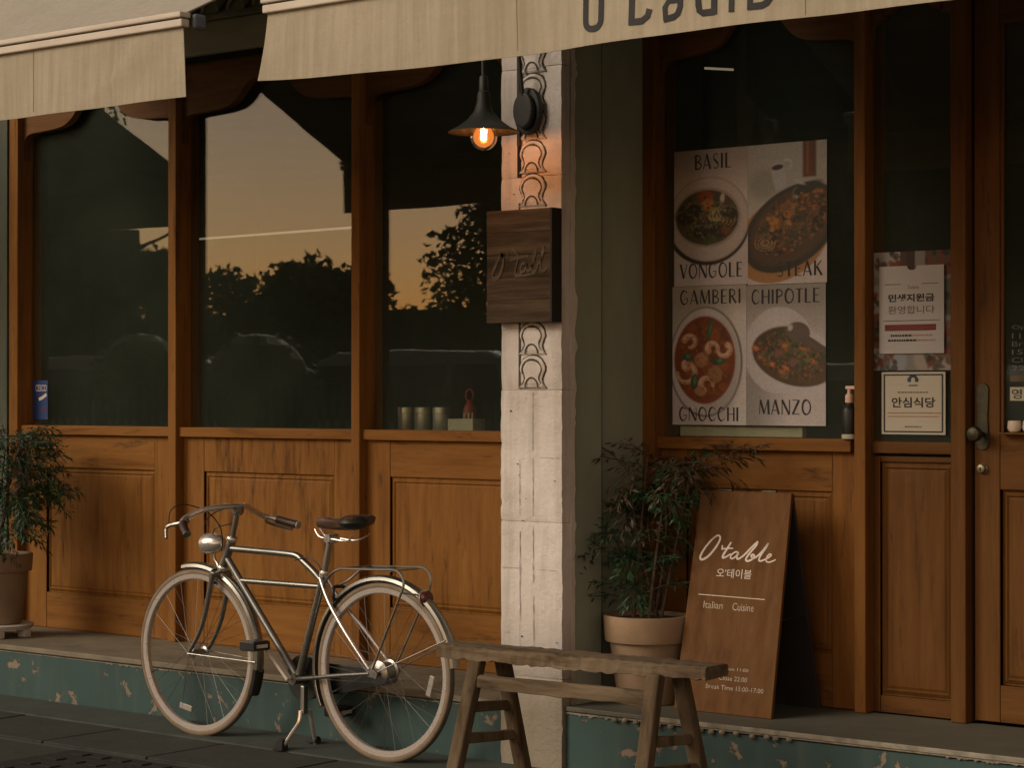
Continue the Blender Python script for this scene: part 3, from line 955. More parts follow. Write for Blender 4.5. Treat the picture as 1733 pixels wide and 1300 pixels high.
door = thing('entrance_door', 'half glazed brown wooden entrance door with a bronze knob at the right edge', 'door', (2.50, 0.02, 0.265))
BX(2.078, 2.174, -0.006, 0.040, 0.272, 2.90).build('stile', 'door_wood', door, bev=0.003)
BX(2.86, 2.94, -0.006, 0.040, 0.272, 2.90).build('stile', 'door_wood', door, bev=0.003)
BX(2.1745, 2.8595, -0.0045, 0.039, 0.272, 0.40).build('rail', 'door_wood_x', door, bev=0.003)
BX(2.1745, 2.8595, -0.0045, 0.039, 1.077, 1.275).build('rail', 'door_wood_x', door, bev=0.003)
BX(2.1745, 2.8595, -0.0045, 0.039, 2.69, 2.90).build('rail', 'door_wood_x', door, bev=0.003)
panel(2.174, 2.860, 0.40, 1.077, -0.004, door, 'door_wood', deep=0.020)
BX(2.174, 2.860, 0.012, 0.018, 1.275, 2.69).build('pane', 'glass', door)
mb = MB()
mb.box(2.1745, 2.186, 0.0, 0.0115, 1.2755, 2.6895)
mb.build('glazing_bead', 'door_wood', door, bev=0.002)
BX(2.066, 2.0775, 0.02, 0.10, 0.2625, 2.944).build('door_gap', 'dark_gap', door)
def lozenge(cx, z0, z1, w, y0, y1):
    P = []
    r = w / 2
    for k in range(13):
        a = math.pi * k / 12
        P.append((cx + r * math.cos(a), z1 - r + r * math.sin(a)))
    P += [(cx - r * 0.82, (z0 + z1) / 2)]
    for k in range(13):
        a = math.pi + math.pi * k / 12
        P.append((cx + r * math.cos(a), z0 + r + r * math.sin(a)))
    P += [(cx + r * 0.82, (z0 + z1) / 2)]
    return MB().prism(P, y0, y1)
hp = lozenge(2.110, 1.213, 1.447, 0.050, -0.013, -0.0062).build('handle_plate', 'brass', door, bev=0.002)
MB().lathe([(0.009, 0.0), (0.009, 0.030), (0.016, 0.034), (0.026, 0.046), (0.028, 0.058), (0.022, 0.070), (0.008, 0.075)], (2.110, -0.0132, 1.270), (0, -1, 0), 20).build('knob', 'brass', hp, smooth=True)
mb = MB()
mb.lathe([(0.020, 0.0), (0.020, 0.004), (0.016, 0.008), (0.015, 0.018), (0.012, 0.020)], (2.110, -0.0063, 1.149), (0, -1, 0), 18)
lk = mb.build('lock_cylinder', 'lock', door, smooth=True)
BX(2.1085, 2.1115, -0.0285, -0.0264, 1.143, 1.155).build('keyhole', 'dark_gap', lk)

# ================================================================== awnings
YA, ZB, ZT = -1.85, 2.424, 2.660
def awning(x0, x1, label, group, lean=0.0, inset=0.02):
    t = thing('awning', label, 'awning', ((x0 + x1) / 2, -0.9, 2.4), group)
    z_bar = 2.695
    n = max(12, int((x1 - x0) / 0.10))
    # sloping canopy with a slight sag
    mb = MB()
    vs, fs = [], []
    K = 10
    for lay in (0.0, -0.005):
        for i in range(n + 1):
            u = i / n
            x = x0 + inset + (x1 - x0 - inset - 0.02) * u
            for k in range(K + 1):
                s = k / K
                y = YA + 0.01 + (1.80 - 0.01) * s
                z = z_bar + 0.012 + 0.545 * (y - YA) - 0.035 * math.sin(math.pi * s) * (0.8 + 0.2 * math.sin(u * 21)) + lay
                vs.append((x, y, z))
    L = (n + 1) * (K + 1)
    for i in range(n):
        for k in range(K):
            a = i * (K + 1) + k
            fs.append((a, a + K + 1, a + K + 2, a + 1))
            fs.append((L + a, L + a + 1, L + a + K + 2, L + a + K + 1))
    mb.add(vs, fs)
    mb.build('canopy', 'awning_top', t, smooth=True)
    BX(x0, x1, YA - 0.030, YA + 0.020, z_bar - 0.002, z_bar + 0.018).build('front_bar', 'alu', t, bev=0.005)
    BX(x0 + 0.002, x1 - 0.002, YA - 0.022, YA + 0.016, z_bar - 0.033, z_bar - 0.0062).build('front_bar', 'alu', t, bev=0.004)
    # valance cloth: gently waving, its loose left corner blown outward
    mb = MB()
    vs, fs = [], []
    K = 8
    for lay in (0.0, 0.003):
        for i in range(n * 2 + 1):
            u = i / (n * 2)
            for k in range(K + 1):
                s = k / K
                x = x0 + 0.012 + (x1 - x0 - 0.024) * u
                wav = 0.010 * s * math.sin(x * 5.1 + 0.6) + 0.006 * s * math.sin(x * 12.7) - 0.014 * math.exp(-((x - x1 + 0.10 + 0.42 * s) / 0.05) ** 2) * s * (1 - s) * 3 * (x1 < 1)
                loose = max(0.0, 1 - (x - x0) / 0.45) ** 2
                xx = x - lean * s * s * loose * 0.022
                zz = z_bar - 0.030 - (z_bar - 0.030 - ZB) * s + 0.012 * loose * s * lean + 0.004 * s * math.sin(x * 3.3)
                vs.append((xx, YA - 0.004 + wav - 0.028 * loose * s * lean + lay, zz))
    L = (n * 2 + 1) * (K + 1)
    for i in range(n * 2):
        for k in range(K):
            a = i * (K + 1) + k
            fs.append((a, a + 1, a + K + 2, a + K + 1))
            fs.append((L + a, L + a + K + 1, L + a + K + 2, L + a + 1))
    for i in range(n * 2):
        a = i * (K + 1) + K
        fs.append((a, L + a, L + a + K + 1, a + K + 1))
    mb.add(vs, fs)
    va = mb.build('valance', 'awning', t, smooth=True)
    # seams sewn down the cloth and a hem
    mb = MB()
    x = x0 + 0.06
    while x < x1 - 0.05:
        P = [(x, YA - 0.0052 + (0.010 * math.sin(x * 5.1 + 0.6) + 0.006 * math.sin(x * 12.7)) * q, z_bar - 0.030 - (z_bar - 0.036 - ZB) * q) for q in (0.02, 0.3, 0.6, 0.97)]
        mb.tube(P, 0.0012, 5)
        x += 1.0
    mb.build('seam', 'awning_top', va)
    # end caps, folding arm, cassette on the wall
    for xx in (x0 + 0.35, x1 - 0.30):
        mb = MB()
        mb.tube([(xx, YA + 0.05, z_bar - 0.012), (xx + (0.22 if xx < (x0 + x1) / 2 else -0.22), -0.95, z_bar + 0.36), (xx, -0.06, 3.52)], 0.018, 8)
        mb.build('folding_arm', 'alu', t)
    BX(x1 - 0.002, x1 + 0.022, YA + 0.02, YA + 0.075, z_bar - 0.040, z_bar + 0.015).build('end_cap', 'end_blue', t, bev=0.015)
    BX(x0, x1, -0.16, -0.005, 3.60, 3.74).build('cassette', 'alu', t, bev=0.02)
    return t, va
awL, vL = awning(-2.80, 0.070, 'plain beige awning without lettering, hanging at the upper left', 'beige awnings over the shopfront')
awR, vR = awning(0.455, 3.95, 'beige awning with large dark lettering, spanning the pillar and poster window', 'beige awnings over the shopfront', lean=1.0, inset=0.10)
awF, vF = awning(-7.0, -4.02, 'further beige awning seen only reflected in the leftmost window', 'beige awnings over the shopfront')
# lettering O'table on the right awning (square, rounded strokes)
def on_valance(x, z, l):
    s = (2.665 - z) / (2.665 - ZB)
    return (x, YA - 0.004 + 0.010 * s * math.sin(x * 5.1 + 0.6) + 0.006 * s * math.sin(x * 12.7) - 0.0015 - l, z)
VP = on_valance
g = MB()
zb_, zt_ = 2.473, 2.630
zx = 2.565
W_ = 0.019
k_ = 0
def stroke(pts, w=W_, smooth_n=0):
    global k_
    P = [(q.x, q.y) for q in catmull([(p[0], p[1], 0) for p in pts], smooth_n)] if smooth_n else pts
    ribbon(g, P, w, VP, 0.0002 * (k_ % 5))
    k_ += 1
def rbox(x0, x1, z0, z1, r):
    P = []
    for cx, cz, a0 in ((x1 - r, z1 - r, 0), (x0 + r, z1 - r, 90), (x0 + r, z0 + r, 180), (x1 - r, z0 + r, 270)):
        for k in range(6):
            a = R(a0 + 18 * k)
            P.append((cx + r * math.cos(a), cz + r * math.sin(a)))
    P.append(P[0])
    P.append(P[1])
    return P
h = W_ / 2
stroke(rbox(1.772 + h, 1.849 - h, zb_ - 0.004, zt_, 0.024))
stroke([(1.890, zt_ + 0.004), (1.886, zt_ - 0.03)], 0.016)
stroke([(1.949, zt_), (1.949, zb_ - 0.009)])
stroke([(1.9445, zb_), (1.985, zb_), (2.004, zb_ + 0.012), (2.010, zb_ + 0.032)], W_)
stroke([(1.925, zx), (2.000, zx)], 0.016)
stroke([(2.062, zx), (2.098, zx), (2.112, zx - 0.012), (2.114, zx - 0.03), (2.114, zb_ + 0.028), (2.106, zb_ + 0.008), (2.092, zb_), (2.059, zb_ - 0.004)])
stroke([(2.066, zb_ - 0.008), (2.062, zb_ + 0.03), (2.074, zb_ + 0.047), (2.108, zb_ + 0.047)], 0.016)
stroke([(2.176, zt_), (2.176, zb_ + 0.02)])
stroke([(2.176, zb_ + 0.028), (2.180, zb_ + 0.008), (2.192, zb_), (2.232, zb_)])
stroke([(2.230, zb_ - 0.008), (2.230, zx - 0.012), (2.218, zx), (2.184, zx)])
stroke([(2.288, zt_), (2.288, zb_ - 0.008)], 0.018)
stroke([(2.348, zb_ - 0.009), (2.348, zx - 0.016), (2.358, zx), (2.392, zx), (2.402, zx - 0.012), (2.402, zx - 0.045), (2.352, zx - 0.047)], 0.017)
stroke([(2.345, zb_), (2.386, zb_), (2.400, zb_ + 0.006), (2.412, zb_ + 0.020)])
g.build('lettering', 'letter_grey', vR)
# ================================================================== bicycle
BY = -0.76
bike = thing('bicycle', 'silver grey touring bicycle with cream tyres standing on its kickstand against the step', 'bicycle', (-0.53, BY, 0))
FA, RA, BBK = (-1.045, BY, 0.347), (-0.010, BY, 0.347), (-0.470, BY, 0.285)
def off(p, dy):
    return (p[0], p[1] + dy, p[2])

def ring(c, r, z0, prof, n=64):
    """lathe about the wheel axle; prof = (radius, y offset) loop, closed"""
    vs, fs = [], []
    k = len(prof)
    for i in range(n):
        a = 2 * math.pi * i / n
        for q, y in prof:
            vs.append((c[0] + q * math.cos(a), c[1] + y, c[2] + q * math.sin(a)))
    for i in range(n):
        for j in range(k):
            a, b = i * k + j, i * k + (j + 1) % k
            c2, d = ((i + 1) % n) * k + (j + 1) % k, ((i + 1) % n) * k + j
            fs.append((a, b, c2, d))
    return MB().add(vs, fs)

def wheel(c, rear):
    rim = ring(c, 0.31, 0, [(0.300, -0.008), (0.304, -0.0125), (0.322, -0.0135), (0.324, -0.010), (0.314, 0.0), (0.324, 0.010), (0.322, 0.0135), (0.304, 0.0125), (0.300, 0.008)]).build('wheel', 'rim_alu', bike, smooth=True)
    ty = [(0.3305 + 0.0150 * math.cos(t), 0.0150 * math.sin(t)) for t in [2 * math.pi * k / 14 for k in range(14)]]
    ring(c, 0.33, 0, ty, 72).build('tyre', 'tyre', rim, smooth=True)
    tr = [(0.3305 + 0.0163 * math.cos(t), 0.0163 * math.sin(t)) for t in [R(-52 + 104 * k / 7) for k in range(8)]] + [(0.340, 0.012), (0.340, -0.012)]
    ring(c, 0.34, 0, tr, 72).build('tread', 'tread', rim, smooth=True)
    hub = MB()
    if rear:
        hub.lathe([(0.010, -0.068), (0.010, -0.045), (0.030, -0.043), (0.047, -0.036), (0.047, -0.031), (0.038, -0.028), (0.038, 0.022), (0.047, 0.026), (0.047, 0.031), (0.030, 0.034), (0.012, 0.040), (0.010, 0.068)], c, (0, 1, 0), 24)
    else:
        hub.lathe([(0.008, -0.058), (0.008, -0.038), (0.022, -0.036), (0.022, -0.032), (0.013, -0.028), (0.013, 0.028), (0.022, 0.032), (0.022, 0.036), (0.008, 0.038), (0.008, 0.058)], c, (0, 1, 0), 18)
    hub.build('hub', 'steel', rim, smooth=True)
    sp = MB()
    fl = 0.036 if rear else 0.034
    hr = 0.044 if rear else 0.020
    for k in range(36):
        a = 2 * math.pi * k / 36
        s = -1 if k % 2 else 1
        b = a + (0.9 if (k // 2) % 2 else -0.9)
        sp.tube([(c[0] + hr * math.cos(b), c[1] + s * fl, c[2] + hr * math.sin(b)), (c[0] + 0.303 * math.cos(a), c[1] + s * 0.003, c[2] + 0.303 * math.sin(a))], 0.00105, 4, cap=False)
    sp.build('spokes', 'steel', rim, kind='stuff')
    # pale spoke reflector
    a = R(-106) if not rear else R(-8)
    m = MB()
    d = Vector((math.cos(a), 0, math.sin(a)))
    t = Vector((-d.z, 0, d.x))
    ctr = Vector(c) + d * 0.24 + Vector((0, -0.006, 0))
    L_ = (t * 0.040 + d * 0.006) if rear else (t * 0.036 - d * 0.004)
    m.bar(ctr - L_, ctr + L_, 0.008, 0.024, d)
    m.build('spoke_reflector', 'refl_white', rim, bev=0.003)
    v = MB()
    v.tube([(c[0] + 0.30 * math.cos(R(200)), c[1], c[2] + 0.30 * math.sin(R(200))), (c[0] + 0.265 * math.cos(R(200)), c[1], c[2] + 0.265 * math.sin(R(200)))], 0.003, 6)
    v.build('valve', 'black', rim)
    return rim
wheel(FA, False)
wheel(RA, True)

ST = (-0.333, BY, 0.690)     # seat cluster
HT, HB = (-0.848, BY, 0.812), (-0.905, BY, 0.690)
fr = MB()
fr.tube([HB, HT], 0.0185, 14)
fr.tube(catmull([(-0.853, BY, 0.782), (-0.70, BY, 0.779), (-0.53, BY, 0.775), (-0.475, BY, 0.769), (-0.440, BY, 0.748), (-0.385, BY, 0.712), (-0.338, BY, 0.674)], 5), 0.0135, 12)
fr.tube([(-0.790, BY, 0.655), (-0.347, BY, 0.655)], 0.0115, 12)
fr.tube([(-0.880, BY, 0.748), BBK], 0.0150, 12)
fr.tube([BBK, (-0.328, BY, 0.712)], 0.0150, 12)
frame = fr.build('frame', 'frame_metal', bike, smooth=True)
bb = MB()
bb.lathe([(0.022, -0.036), (0.022, 0.036)], BBK, (0, 1, 0), 18)
bb.build('bottom_bracket', 'frame_metal', frame, smooth=True)
for s in (-1, 1):
    m = MB()
    m.tube(catmull([off(ST, s * 0.018), (-0.27, BY + s * 0.034, 0.60), (-0.16, BY + s * 0.055, 0.49), (-0.03, BY + s * 0.064, 0.362)], 5), [0.0085] * 15 + [0.007], 10)
    m.build('seat_stay', 'chrome', frame, smooth=True)
    m = MB()
    m.tube(catmull([off(BBK, s * 0.024), (-0.36, BY + s * 0.040, 0.300), (-0.20, BY + s * 0.055, 0.324), (-0.03, BY + s * 0.064, 0.345)], 5), 0.0085, 10)
    m.build('chain_stay', 'frame_metal', frame, smooth=True)
    m = MB()
    m.prism([(-0.040, 0.335), (0.006, 0.330), (0.012, 0.350), (-0.015, 0.372), (-0.045, 0.365)], BY + s * 0.064 - 0.003, BY + s * 0.064 + 0.003)
    m.build('dropout', 'steel', frame)
# fork: crown, two curved blades
m = MB()
m.tube([(-0.908, BY - 0.052, 0.676), (-0.908, BY + 0.052, 0.676)], 0.014, 10)
fork = m.build('fork_crown', 'frame_metal', bike, smooth=True)
for s in (-1, 1):
    m = MB()
    P = catmull([(-0.905, BY + s * 0.048, 0.684), (-0.928, BY + s * 0.049, 0.600), (-0.955, BY + s * 0.050, 0.500), (-0.990, BY + s * 0.051, 0.425), (-1.047, BY + s * 0.052, 0.347)], 5)
    m.tube(P, [0.0125 - 0.005 * i / (len(P) - 1) for i in range(len(P))], 10)
    m.build('fork_blade', 'frame_metal', fork, smooth=True)
for p in ((-0.846, 0.822), (-0.8985, 0.702)):
    m = MB()
    m.lathe([(0.021, -0.008), (0.0235, -0.003), (0.0235, 0.004), (0.020, 0.009)], (p[0], BY, p[1]), (0.057, 0, 0.122), 16)
    m.build('headset', 'chrome', frame, smooth=True)
# stem and handlebar
m = MB()
m.tube([(-0.846, BY, 0.82), (-0.822, BY, 0.905), (-0.816, BY, 0.930)], 0.0115, 12)
m.lathe([(0.0165, -0.020), (0.0185, -0.014), (0.0185, 0.014), (0.0165, 0.020)], (-0.812, BY, 0.938), (0, 1, 0), 14)
m.tube([(-0.812, BY, 0.92), (-0.808, BY, 0.958)], 0.017, 12)
stem = m.build('stem', 'frame_metal', bike, smooth=True)
bar_n = [(-0.815, BY, 0.955), (-0.822, BY - 0.07, 0.955), (-0.842, BY - 0.16, 0.945), (-0.858, BY - 0.225, 0.922), (-0.850, BY - 0.265, 0.905), (-0.815, BY - 0.290, 0.880), (-0.790, BY - 0.300, 0.862)]
bar_f = [(-0.815, BY, 0.957), (-0.830, BY + 0.06, 0.952), (-0.850, BY + 0.14, 0.925), (-0.852, BY + 0.190, 0.904), (-0.825, BY + 0.225, 0.894), (-0.765, BY + 0.240, 0.880), (-0.722, BY + 0.245, 0.873)]
m = MB()
m.tube(catmull(list(reversed(bar_n)) + bar_f[1:], 6), 0.0115, 10)
hb = m.build('handlebar', 'chrome', bike, smooth=True)
for P in (bar_n, bar_f):
    a, b, c = Vector(P[-3]), Vector(P[-2]), Vector(P[-1])
    m = MB()
    st_ = a.lerp(b, 0.15) if P is bar_f else a.lerp(b, 0.35)
    e = c + (c - b) * 0.12
    m.tube(catmull([st_, b, c, e], 5), [0.0165] * 14 + [0.0150, 0.0150], 12)
    g_ = m.build('grip', 'grip', hb, smooth=True)
    m = MB()
    d = (c - b).normalized()
    m.lathe([(0.0150, 0.0), (0.0165, 0.002), (0.0165, 0.006), (0.009, 0.010)], e, d, 12)
    m.build('end_plug', 'refl_white' if P is bar_f else 'steel', g_, smooth=True)
# brake levers
m = MB()
m.tube(catmull([(-0.852, BY - 0.246, 0.902), (-0.885, BY - 0.262, 0.893), (-0.925, BY - 0.268, 0.884), (-0.938, BY - 0.272, 0.868), (-0.925, BY - 0.283, 0.842), (-0.922, BY - 0.286, 0.835)], 5), [0.009] * 8 + [0.008] * 6 + [0.006] * 11 + [0.0075], 8)
m.lathe([(0.012, -0.012), (0.014, 0.0), (0.012, 0.012)], (-0.856, BY - 0.244, 0.906), (0, 1, -0.4), 10)
m.build('brake_lever', 'steel', hb, smooth=True)
m = MB()
m.tube(catmull([(-0.845, BY + 0.195, 0.896), (-0.865, BY + 0.215, 0.880), (-0.835, BY + 0.255, 0.862), (-0.775, BY + 0.275, 0.850)], 5), 0.006, 8)
m.build('brake_lever', 'steel', hb, smooth=True)
# cables
def cable(pts):
    m = MB()
    m.tube(catmull(pts, 8), 0.0023, 6)
    m.build('brake_cable', 'black', hb, smooth=True)
cable([(-0.930, BY - 0.266, 0.890), (-0.945, BY - 0.24, 0.945), (-0.930, BY - 0.18, 0.965), (-0.890, BY - 0.10, 0.935), (-0.870, BY - 0.05, 0.880), (-0.872, BY - 0.03, 0.830), (-0.885, BY - 0.02, 0.770)])
cable([(-0.840, BY + 0.20, 0.900), (-0.905, BY + 0.14, 0.935), (-0.955, BY + 0.05, 0.935), (-0.985, BY - 0.01, 0.895), (-0.985, BY - 0.02, 0.845), (-0.960, BY, 0.800)])
cable([(-0.835, BY, 0.885), (-0.885, BY - 0.04, 0.870), (-0.925, BY - 0.03, 0.845), (-0.940, BY, 0.805)])
cable([(-0.480, BY - 0.012, 0.752), (-0.415, BY - 0.014, 0.766), (-0.360, BY - 0.014, 0.752), (-0.322, BY - 0.014, 0.705), (-0.300, BY - 0.02, 0.655)])
# headlamp
m = MB()
m.lathe([(0.004, -0.062), (0.020, -0.058), (0.033, -0.042), (0.041, -0.016), (0.0435, 0.012), (0.0435, 0.034), (0.040, 0.042), (0.030, 0.044)], (-0.955, BY - 0.004, 0.798), (-1, 0, -0.08), 22)
hl = m.build('headlamp', 'chrome', bike, smooth=True)
m = MB()
m.lathe([(0.034, 0.0), (0.026, 0.006), (0.0, 0.010)], (-0.9985, BY - 0.004, 0.7945), (-1, 0, -0.08), 20, cap=False)
m.build('lens', 'refl_white', hl, smooth=True)
m = MB()
m.tube(catmull([(-0.950, BY, 0.757), (-0.948, BY, 0.735), (-0.930, BY, 0.715), (-0.912, BY - 0.01, 0.690)], 4), 0.0055, 8)
m.build('lamp_bracket', 'steel', hl, smooth=True)
# mudguards: curved section swept round part of the wheel
def guard(c, r, a0, a1, w, mat, name, parent, n=40):
    vs, fs = [], []
    sec = [(-w / 2, -0.010), (-w / 2 * 0.86, 0.002), (-w / 2 * 0.45, 0.008), (0, 0.010), (w / 2 * 0.45, 0.008), (w / 2 * 0.86, 0.002), (w / 2, -0.010)]
    full = sec + [(y * 0.94, q - 0.0025) for y, q in reversed(sec)]
    k = len(full)
    for i in range(n + 1):
        a = R(a0 + (a1 - a0) * i / n)
        for y, q in full:
            vs.append((c[0] + (r + q) * math.cos(a), c[1] + y, c[2] + (r + q) * math.sin(a)))
    for i in range(n):
        for j in range(k):
            fs.append((i * k + j, (i + 1) * k + j, (i + 1) * k + (j + 1) % k, i * k + (j + 1) % k))
    fs += [tuple(range(k)), tuple(reversed(range(n * k, n * k + k)))]
    return MB().add(vs, fs).build(name, mat, parent, smooth=True)
gf = guard(FA, 0.362, -8, 103, 0.046, 'frame_metal', 'mudguard', bike)
guard(FA, 0.361, -24, -7, 0.056, 'rubber', 'mud_flap', gf, 6)
gr = guard(RA, 0.362, 7, 206, 0.046, 'frame_metal', 'mudguard', bike)
for c, a, g_ in ((FA, -2, gf), (RA, 24, gr)):
    for s in (-1, 1):
        m = MB()
        m.tube([(c[0], BY + s * 0.060, c[2]), (c[0] + 0.358 * math.cos(R(a)), BY + s * 0.024, c[2] + 0.358 * math.sin(R(a)))], 0.0025, 6)
        m.build('mudguard_stay', 'steel', g_)
# caliper brakes
for x, z, d in ((-0.918, 0.672, -1), (-0.262, 0.640, 1)):
    m = MB()
    for s in (-1, 1):
        m.tube(catmull([(x, BY, z + 0.020), (x + d * 0.012, BY + s * 0.030, z + 0.016), (x + d * 0.016, BY + s * 0.034, z - 0.018), (x + d * 0.006, BY + s * 0.018, z - 0.034)], 4), 0.007, 8)
    m.build('brake_caliper', 'black', bike, smooth=True)
# saddle
sec = [(-0.402, 0.010, 0.902, 0.884), (-0.392, 0.022, 0.916, 0.872), (-0.350, 0.026, 0.921, 0.868), (-0.290, 0.034, 0.918, 0.866), (-0.235, 0.052, 0.921, 0.866), (-0.180, 0.074, 0.930, 0.868), (-0.140, 0.080, 0.938, 0.876), (-0.118, 0.068, 0.934, 0.884), (-0.108, 0.040, 0.926, 0.892)]
vs, fs = [], []
K = 12
for x, w, zt, zl in sec:
    x, zt, zl = (x + 0.140) * 0.86 - 0.136, zt + 0.006, zl + 0.014
    for j in range(K):
        a = 2 * math.pi * j / K
        cz = math.sin(a)
        y = w * math.cos(a)
        z = zt - (zt - zl) * 0.25 * (1 - max(0, cz) ** 0.6) if cz >= 0 else zt - (zt - zl) * (0.25 + 0.75 * abs(cz) ** 0.7)
        vs.append((x, BY + y, z))
for i in range(len(sec) - 1):
    for j in range(K):
        fs.append((i * K + j, (i + 1) * K + j, (i + 1) * K + (j + 1) % K, i * K + (j + 1) % K))
fs += [tuple(range(K)), tuple(reversed(range((len(sec) - 1) * K, len(sec) * K)))]
sad = MB().add(vs, fs).build('saddle', 'leather', bike, smooth=True)
m = MB()
m.ellipsoid((-0.150, BY - 0.022, 0.914), (0.058, 0.062, 0.030), 14, 8)
m.build('saddle_pouch', 'black', sad, smooth=True)
m = MB()
for s in (-1, 1):
    m.tube(catmull([(-0.365, BY + s * 0.014, 0.880), (-0.335, BY + s * 0.018, 0.852), (-0.270, BY + s * 0.022, 0.846), (-0.180, BY + s * 0.026, 0.842), (-0.130, BY + s * 0.050, 0.868)], 5), 0.0036, 8)
m.lathe([(0.017, -0.028), (0.019, -0.02), (0.019, 0.02), (0.017, 0.028)], (-0.288, BY, 0.846), (0, 1, 0), 14)
m.build('saddle_rail', 'chrome', sad, smooth=True)
m = MB()
m.tube([(-0.331, BY, 0.70), (-0.298, BY, 0.835)], 0.0128, 12)
m.build('seat_post', 'steel', bike, smooth=True)
m = MB()
m.lathe([(0.017, -0.012), (0.019, -0.006), (0.019, 0.006), (0.017, 0.012)], (-0.329, BY, 0.706), (0.14, 0, 0.57), 14)
m.build('seat_clamp', 'chrome', frame, smooth=True)
# luggage rack
m = MB()
for s in (-1, 1):
    y = BY + s * 0.078
    m.tube(catmull([(-0.300, BY + s * 0.03, 0.655), (-0.262, BY + s * 0.065, 0.680), (-0.215, y, 0.718), (-0.170, y, 0.738), (-0.12, y, 0.7405), (0.02, y, 0.745), (0.105, y, 0.748), (0.142, y, 0.734), (0.157, y, 0.700), (0.148, y, 0.664)], 5), 0.0052, 8)
for x in (-0.15, -0.02, 0.09):
    m.tube([(x, BY - 0.078, 0.742), (x, BY + 0.078, 0.742)], 0.0035, 6)
rack = m.build('luggage_rack', 'steel', bike, smooth=True)
for s in (-1, 1):
    m = MB()
    m.tube([(0.150, BY + s * 0.078, 0.672), (-0.012, BY + s * 0.066, 0.365)], 0.0045, 8)
    m.build('rack_strut', 'frame_metal', rack, smooth=True)
m = MB()
m.tube([(0.150, BY + 0.078, 0.664), (0.185, BY, 0.650)], 0.004, 6)
m.tube([(0.150, BY - 0.078, 0.664), (0.185, BY, 0.650)], 0.004, 6)
m.build('rack_brace', 'steel', rack)
m = MB()
m.lathe([(0.024, 0.0), (0.028, 0.004), (0.028, 0.016), (0.022, 0.022)], (0.196, BY, 0.640), (0.92, 0, 0.1), 20)
tl = m.build('rear_reflector', 'red_plastic', bike, smooth=True)
m = MB()
m.lathe([(0.024, 0.0), (0.032, 0.010), (0.033, 0.016)], (0.181, BY, 0.6385), (0.92, 0, 0.1), 18)
m.build('reflector_cup', 'chrome', tl, smooth=True)
# cranks, chainring, chain guard
m = MB()
m.bar((-0.470, BY - 0.050, 0.285), (-0.585, BY - 0.066, 0.412), 0.014, 0.030, (0, 1, 0))
cr = m.build('crank', 'alu', bike, bev=0.004)
def pedal(c, parent):
    m = MB()
    for z in (-0.013, 0.013):
        m.box(c[0] - 0.034, c[0] + 0.034, c[1] - 0.045, c[1] + 0.042, c[2] + z - 0.006, c[2] + z + 0.006)
    for y in (-0.042, 0.040):
        m.box(c[0] - 0.040, c[0] + 0.040, c[1] + y - 0.004, c[1] + y + 0.004, c[2] - 0.017, c[2] + 0.017)
    m.build('pedal', 'black', parent, bev=0.002)
    for x in (-0.041, 0.041):
        BX(c[0] + x - 0.002, c[0] + x + 0.002, c[1] - 0.030, c[1] + 0.028, c[2] - 0.007, c[2] + 0.007).build('pedal_reflector', 'rim_alu', parent)
pedal((-0.588, BY - 0.122, 0.418), cr)
m = MB()
m.bar((-0.470, BY + 0.050, 0.285), (-0.352, BY + 0.060, 0.160), 0.013, 0.022, (0, 1, 0))
cr2 = m.build('crank', 'steel', bike, bev=0.004)
pedal((-0.350, BY + 0.108, 0.155), cr2)
m = MB()
P = []
for k in range(15):
    a = R(85 + 185 * k / 14)
    P.append((BBK[0] + 0.072 * math.cos(a), BBK[2] - 0.012 + 0.078 * math.sin(a)))
for k in range(11):
    a = R(-80 + 165 * k / 10)
    P.append((RA[0] + 0.030 * math.cos(a), RA[2] - 0.022 + 0.026 * math.sin(a)))
m.prism(P, BY + 0.036, BY + 0.044)
m.build('chain_guard', 'black', bike, bev=0.002)
m = MB()
m.lathe([(0.09, 0.0), (0.092, 0.001), (0.092, 0.003), (0.09, 0.004)], (BBK[0], BY + 0.030, BBK[2]), (0, 1, 0), 32)
m.build('chainring', 'black', bike)
# two-legged kickstand
m = MB()
m.bar((-0.425, BY - 0.012, 0.262), (-0.425, BY - 0.014, 0.150), 0.026, 0.020, (1, 0, 0))
ks = m.build('kickstand', 'steel', bike, bev=0.004)
for P in ([(-0.428, BY - 0.030, 0.165), (-0.428, BY - 0.038, 0.120), (-0.455, BY - 0.045, 0.080), (-0.492, BY - 0.052, 0.030), (-0.505, BY - 0.055, 0.016)],
          [(-0.420, BY + 0.012, 0.165), (-0.424, BY + 0.030, 0.110), (-0.440, BY + 0.060, 0.050), (-0.450, BY + 0.075, 0.020)]):
    m = MB()
    m.tube(catmull(P, 5), 0.0085, 8)
    lg = m.build('kickstand_leg', 'chrome', ks, smooth=True)
    e = P[-1]
    m = MB()
    m.hexa([(e[0] - 0.040, e[1] - 0.020, 0.004 if e[1] < -0.8 else 0.026), (e[0] + 0.018, e[1] - 0.020, 0.004 if e[1] < -0.8 else 0.026), (e[0] + 0.018, e[1] + 0.020, 0.004 if e[1] < -0.8 else 0.028), (e[0] - 0.040, e[1] + 0.020, 0.004 if e[1] < -0.8 else 0.028),
            (e[0] - 0.012, e[1] - 0.013, 0.050), (e[0] + 0.016, e[1] - 0.013, 0.050), (e[0] + 0.016, e[1] + 0.013, 0.050), (e[0] - 0.012, e[1] + 0.013, 0.050)])
    m.build('rubber_foot', 'rubber', lg, bev=0.004)

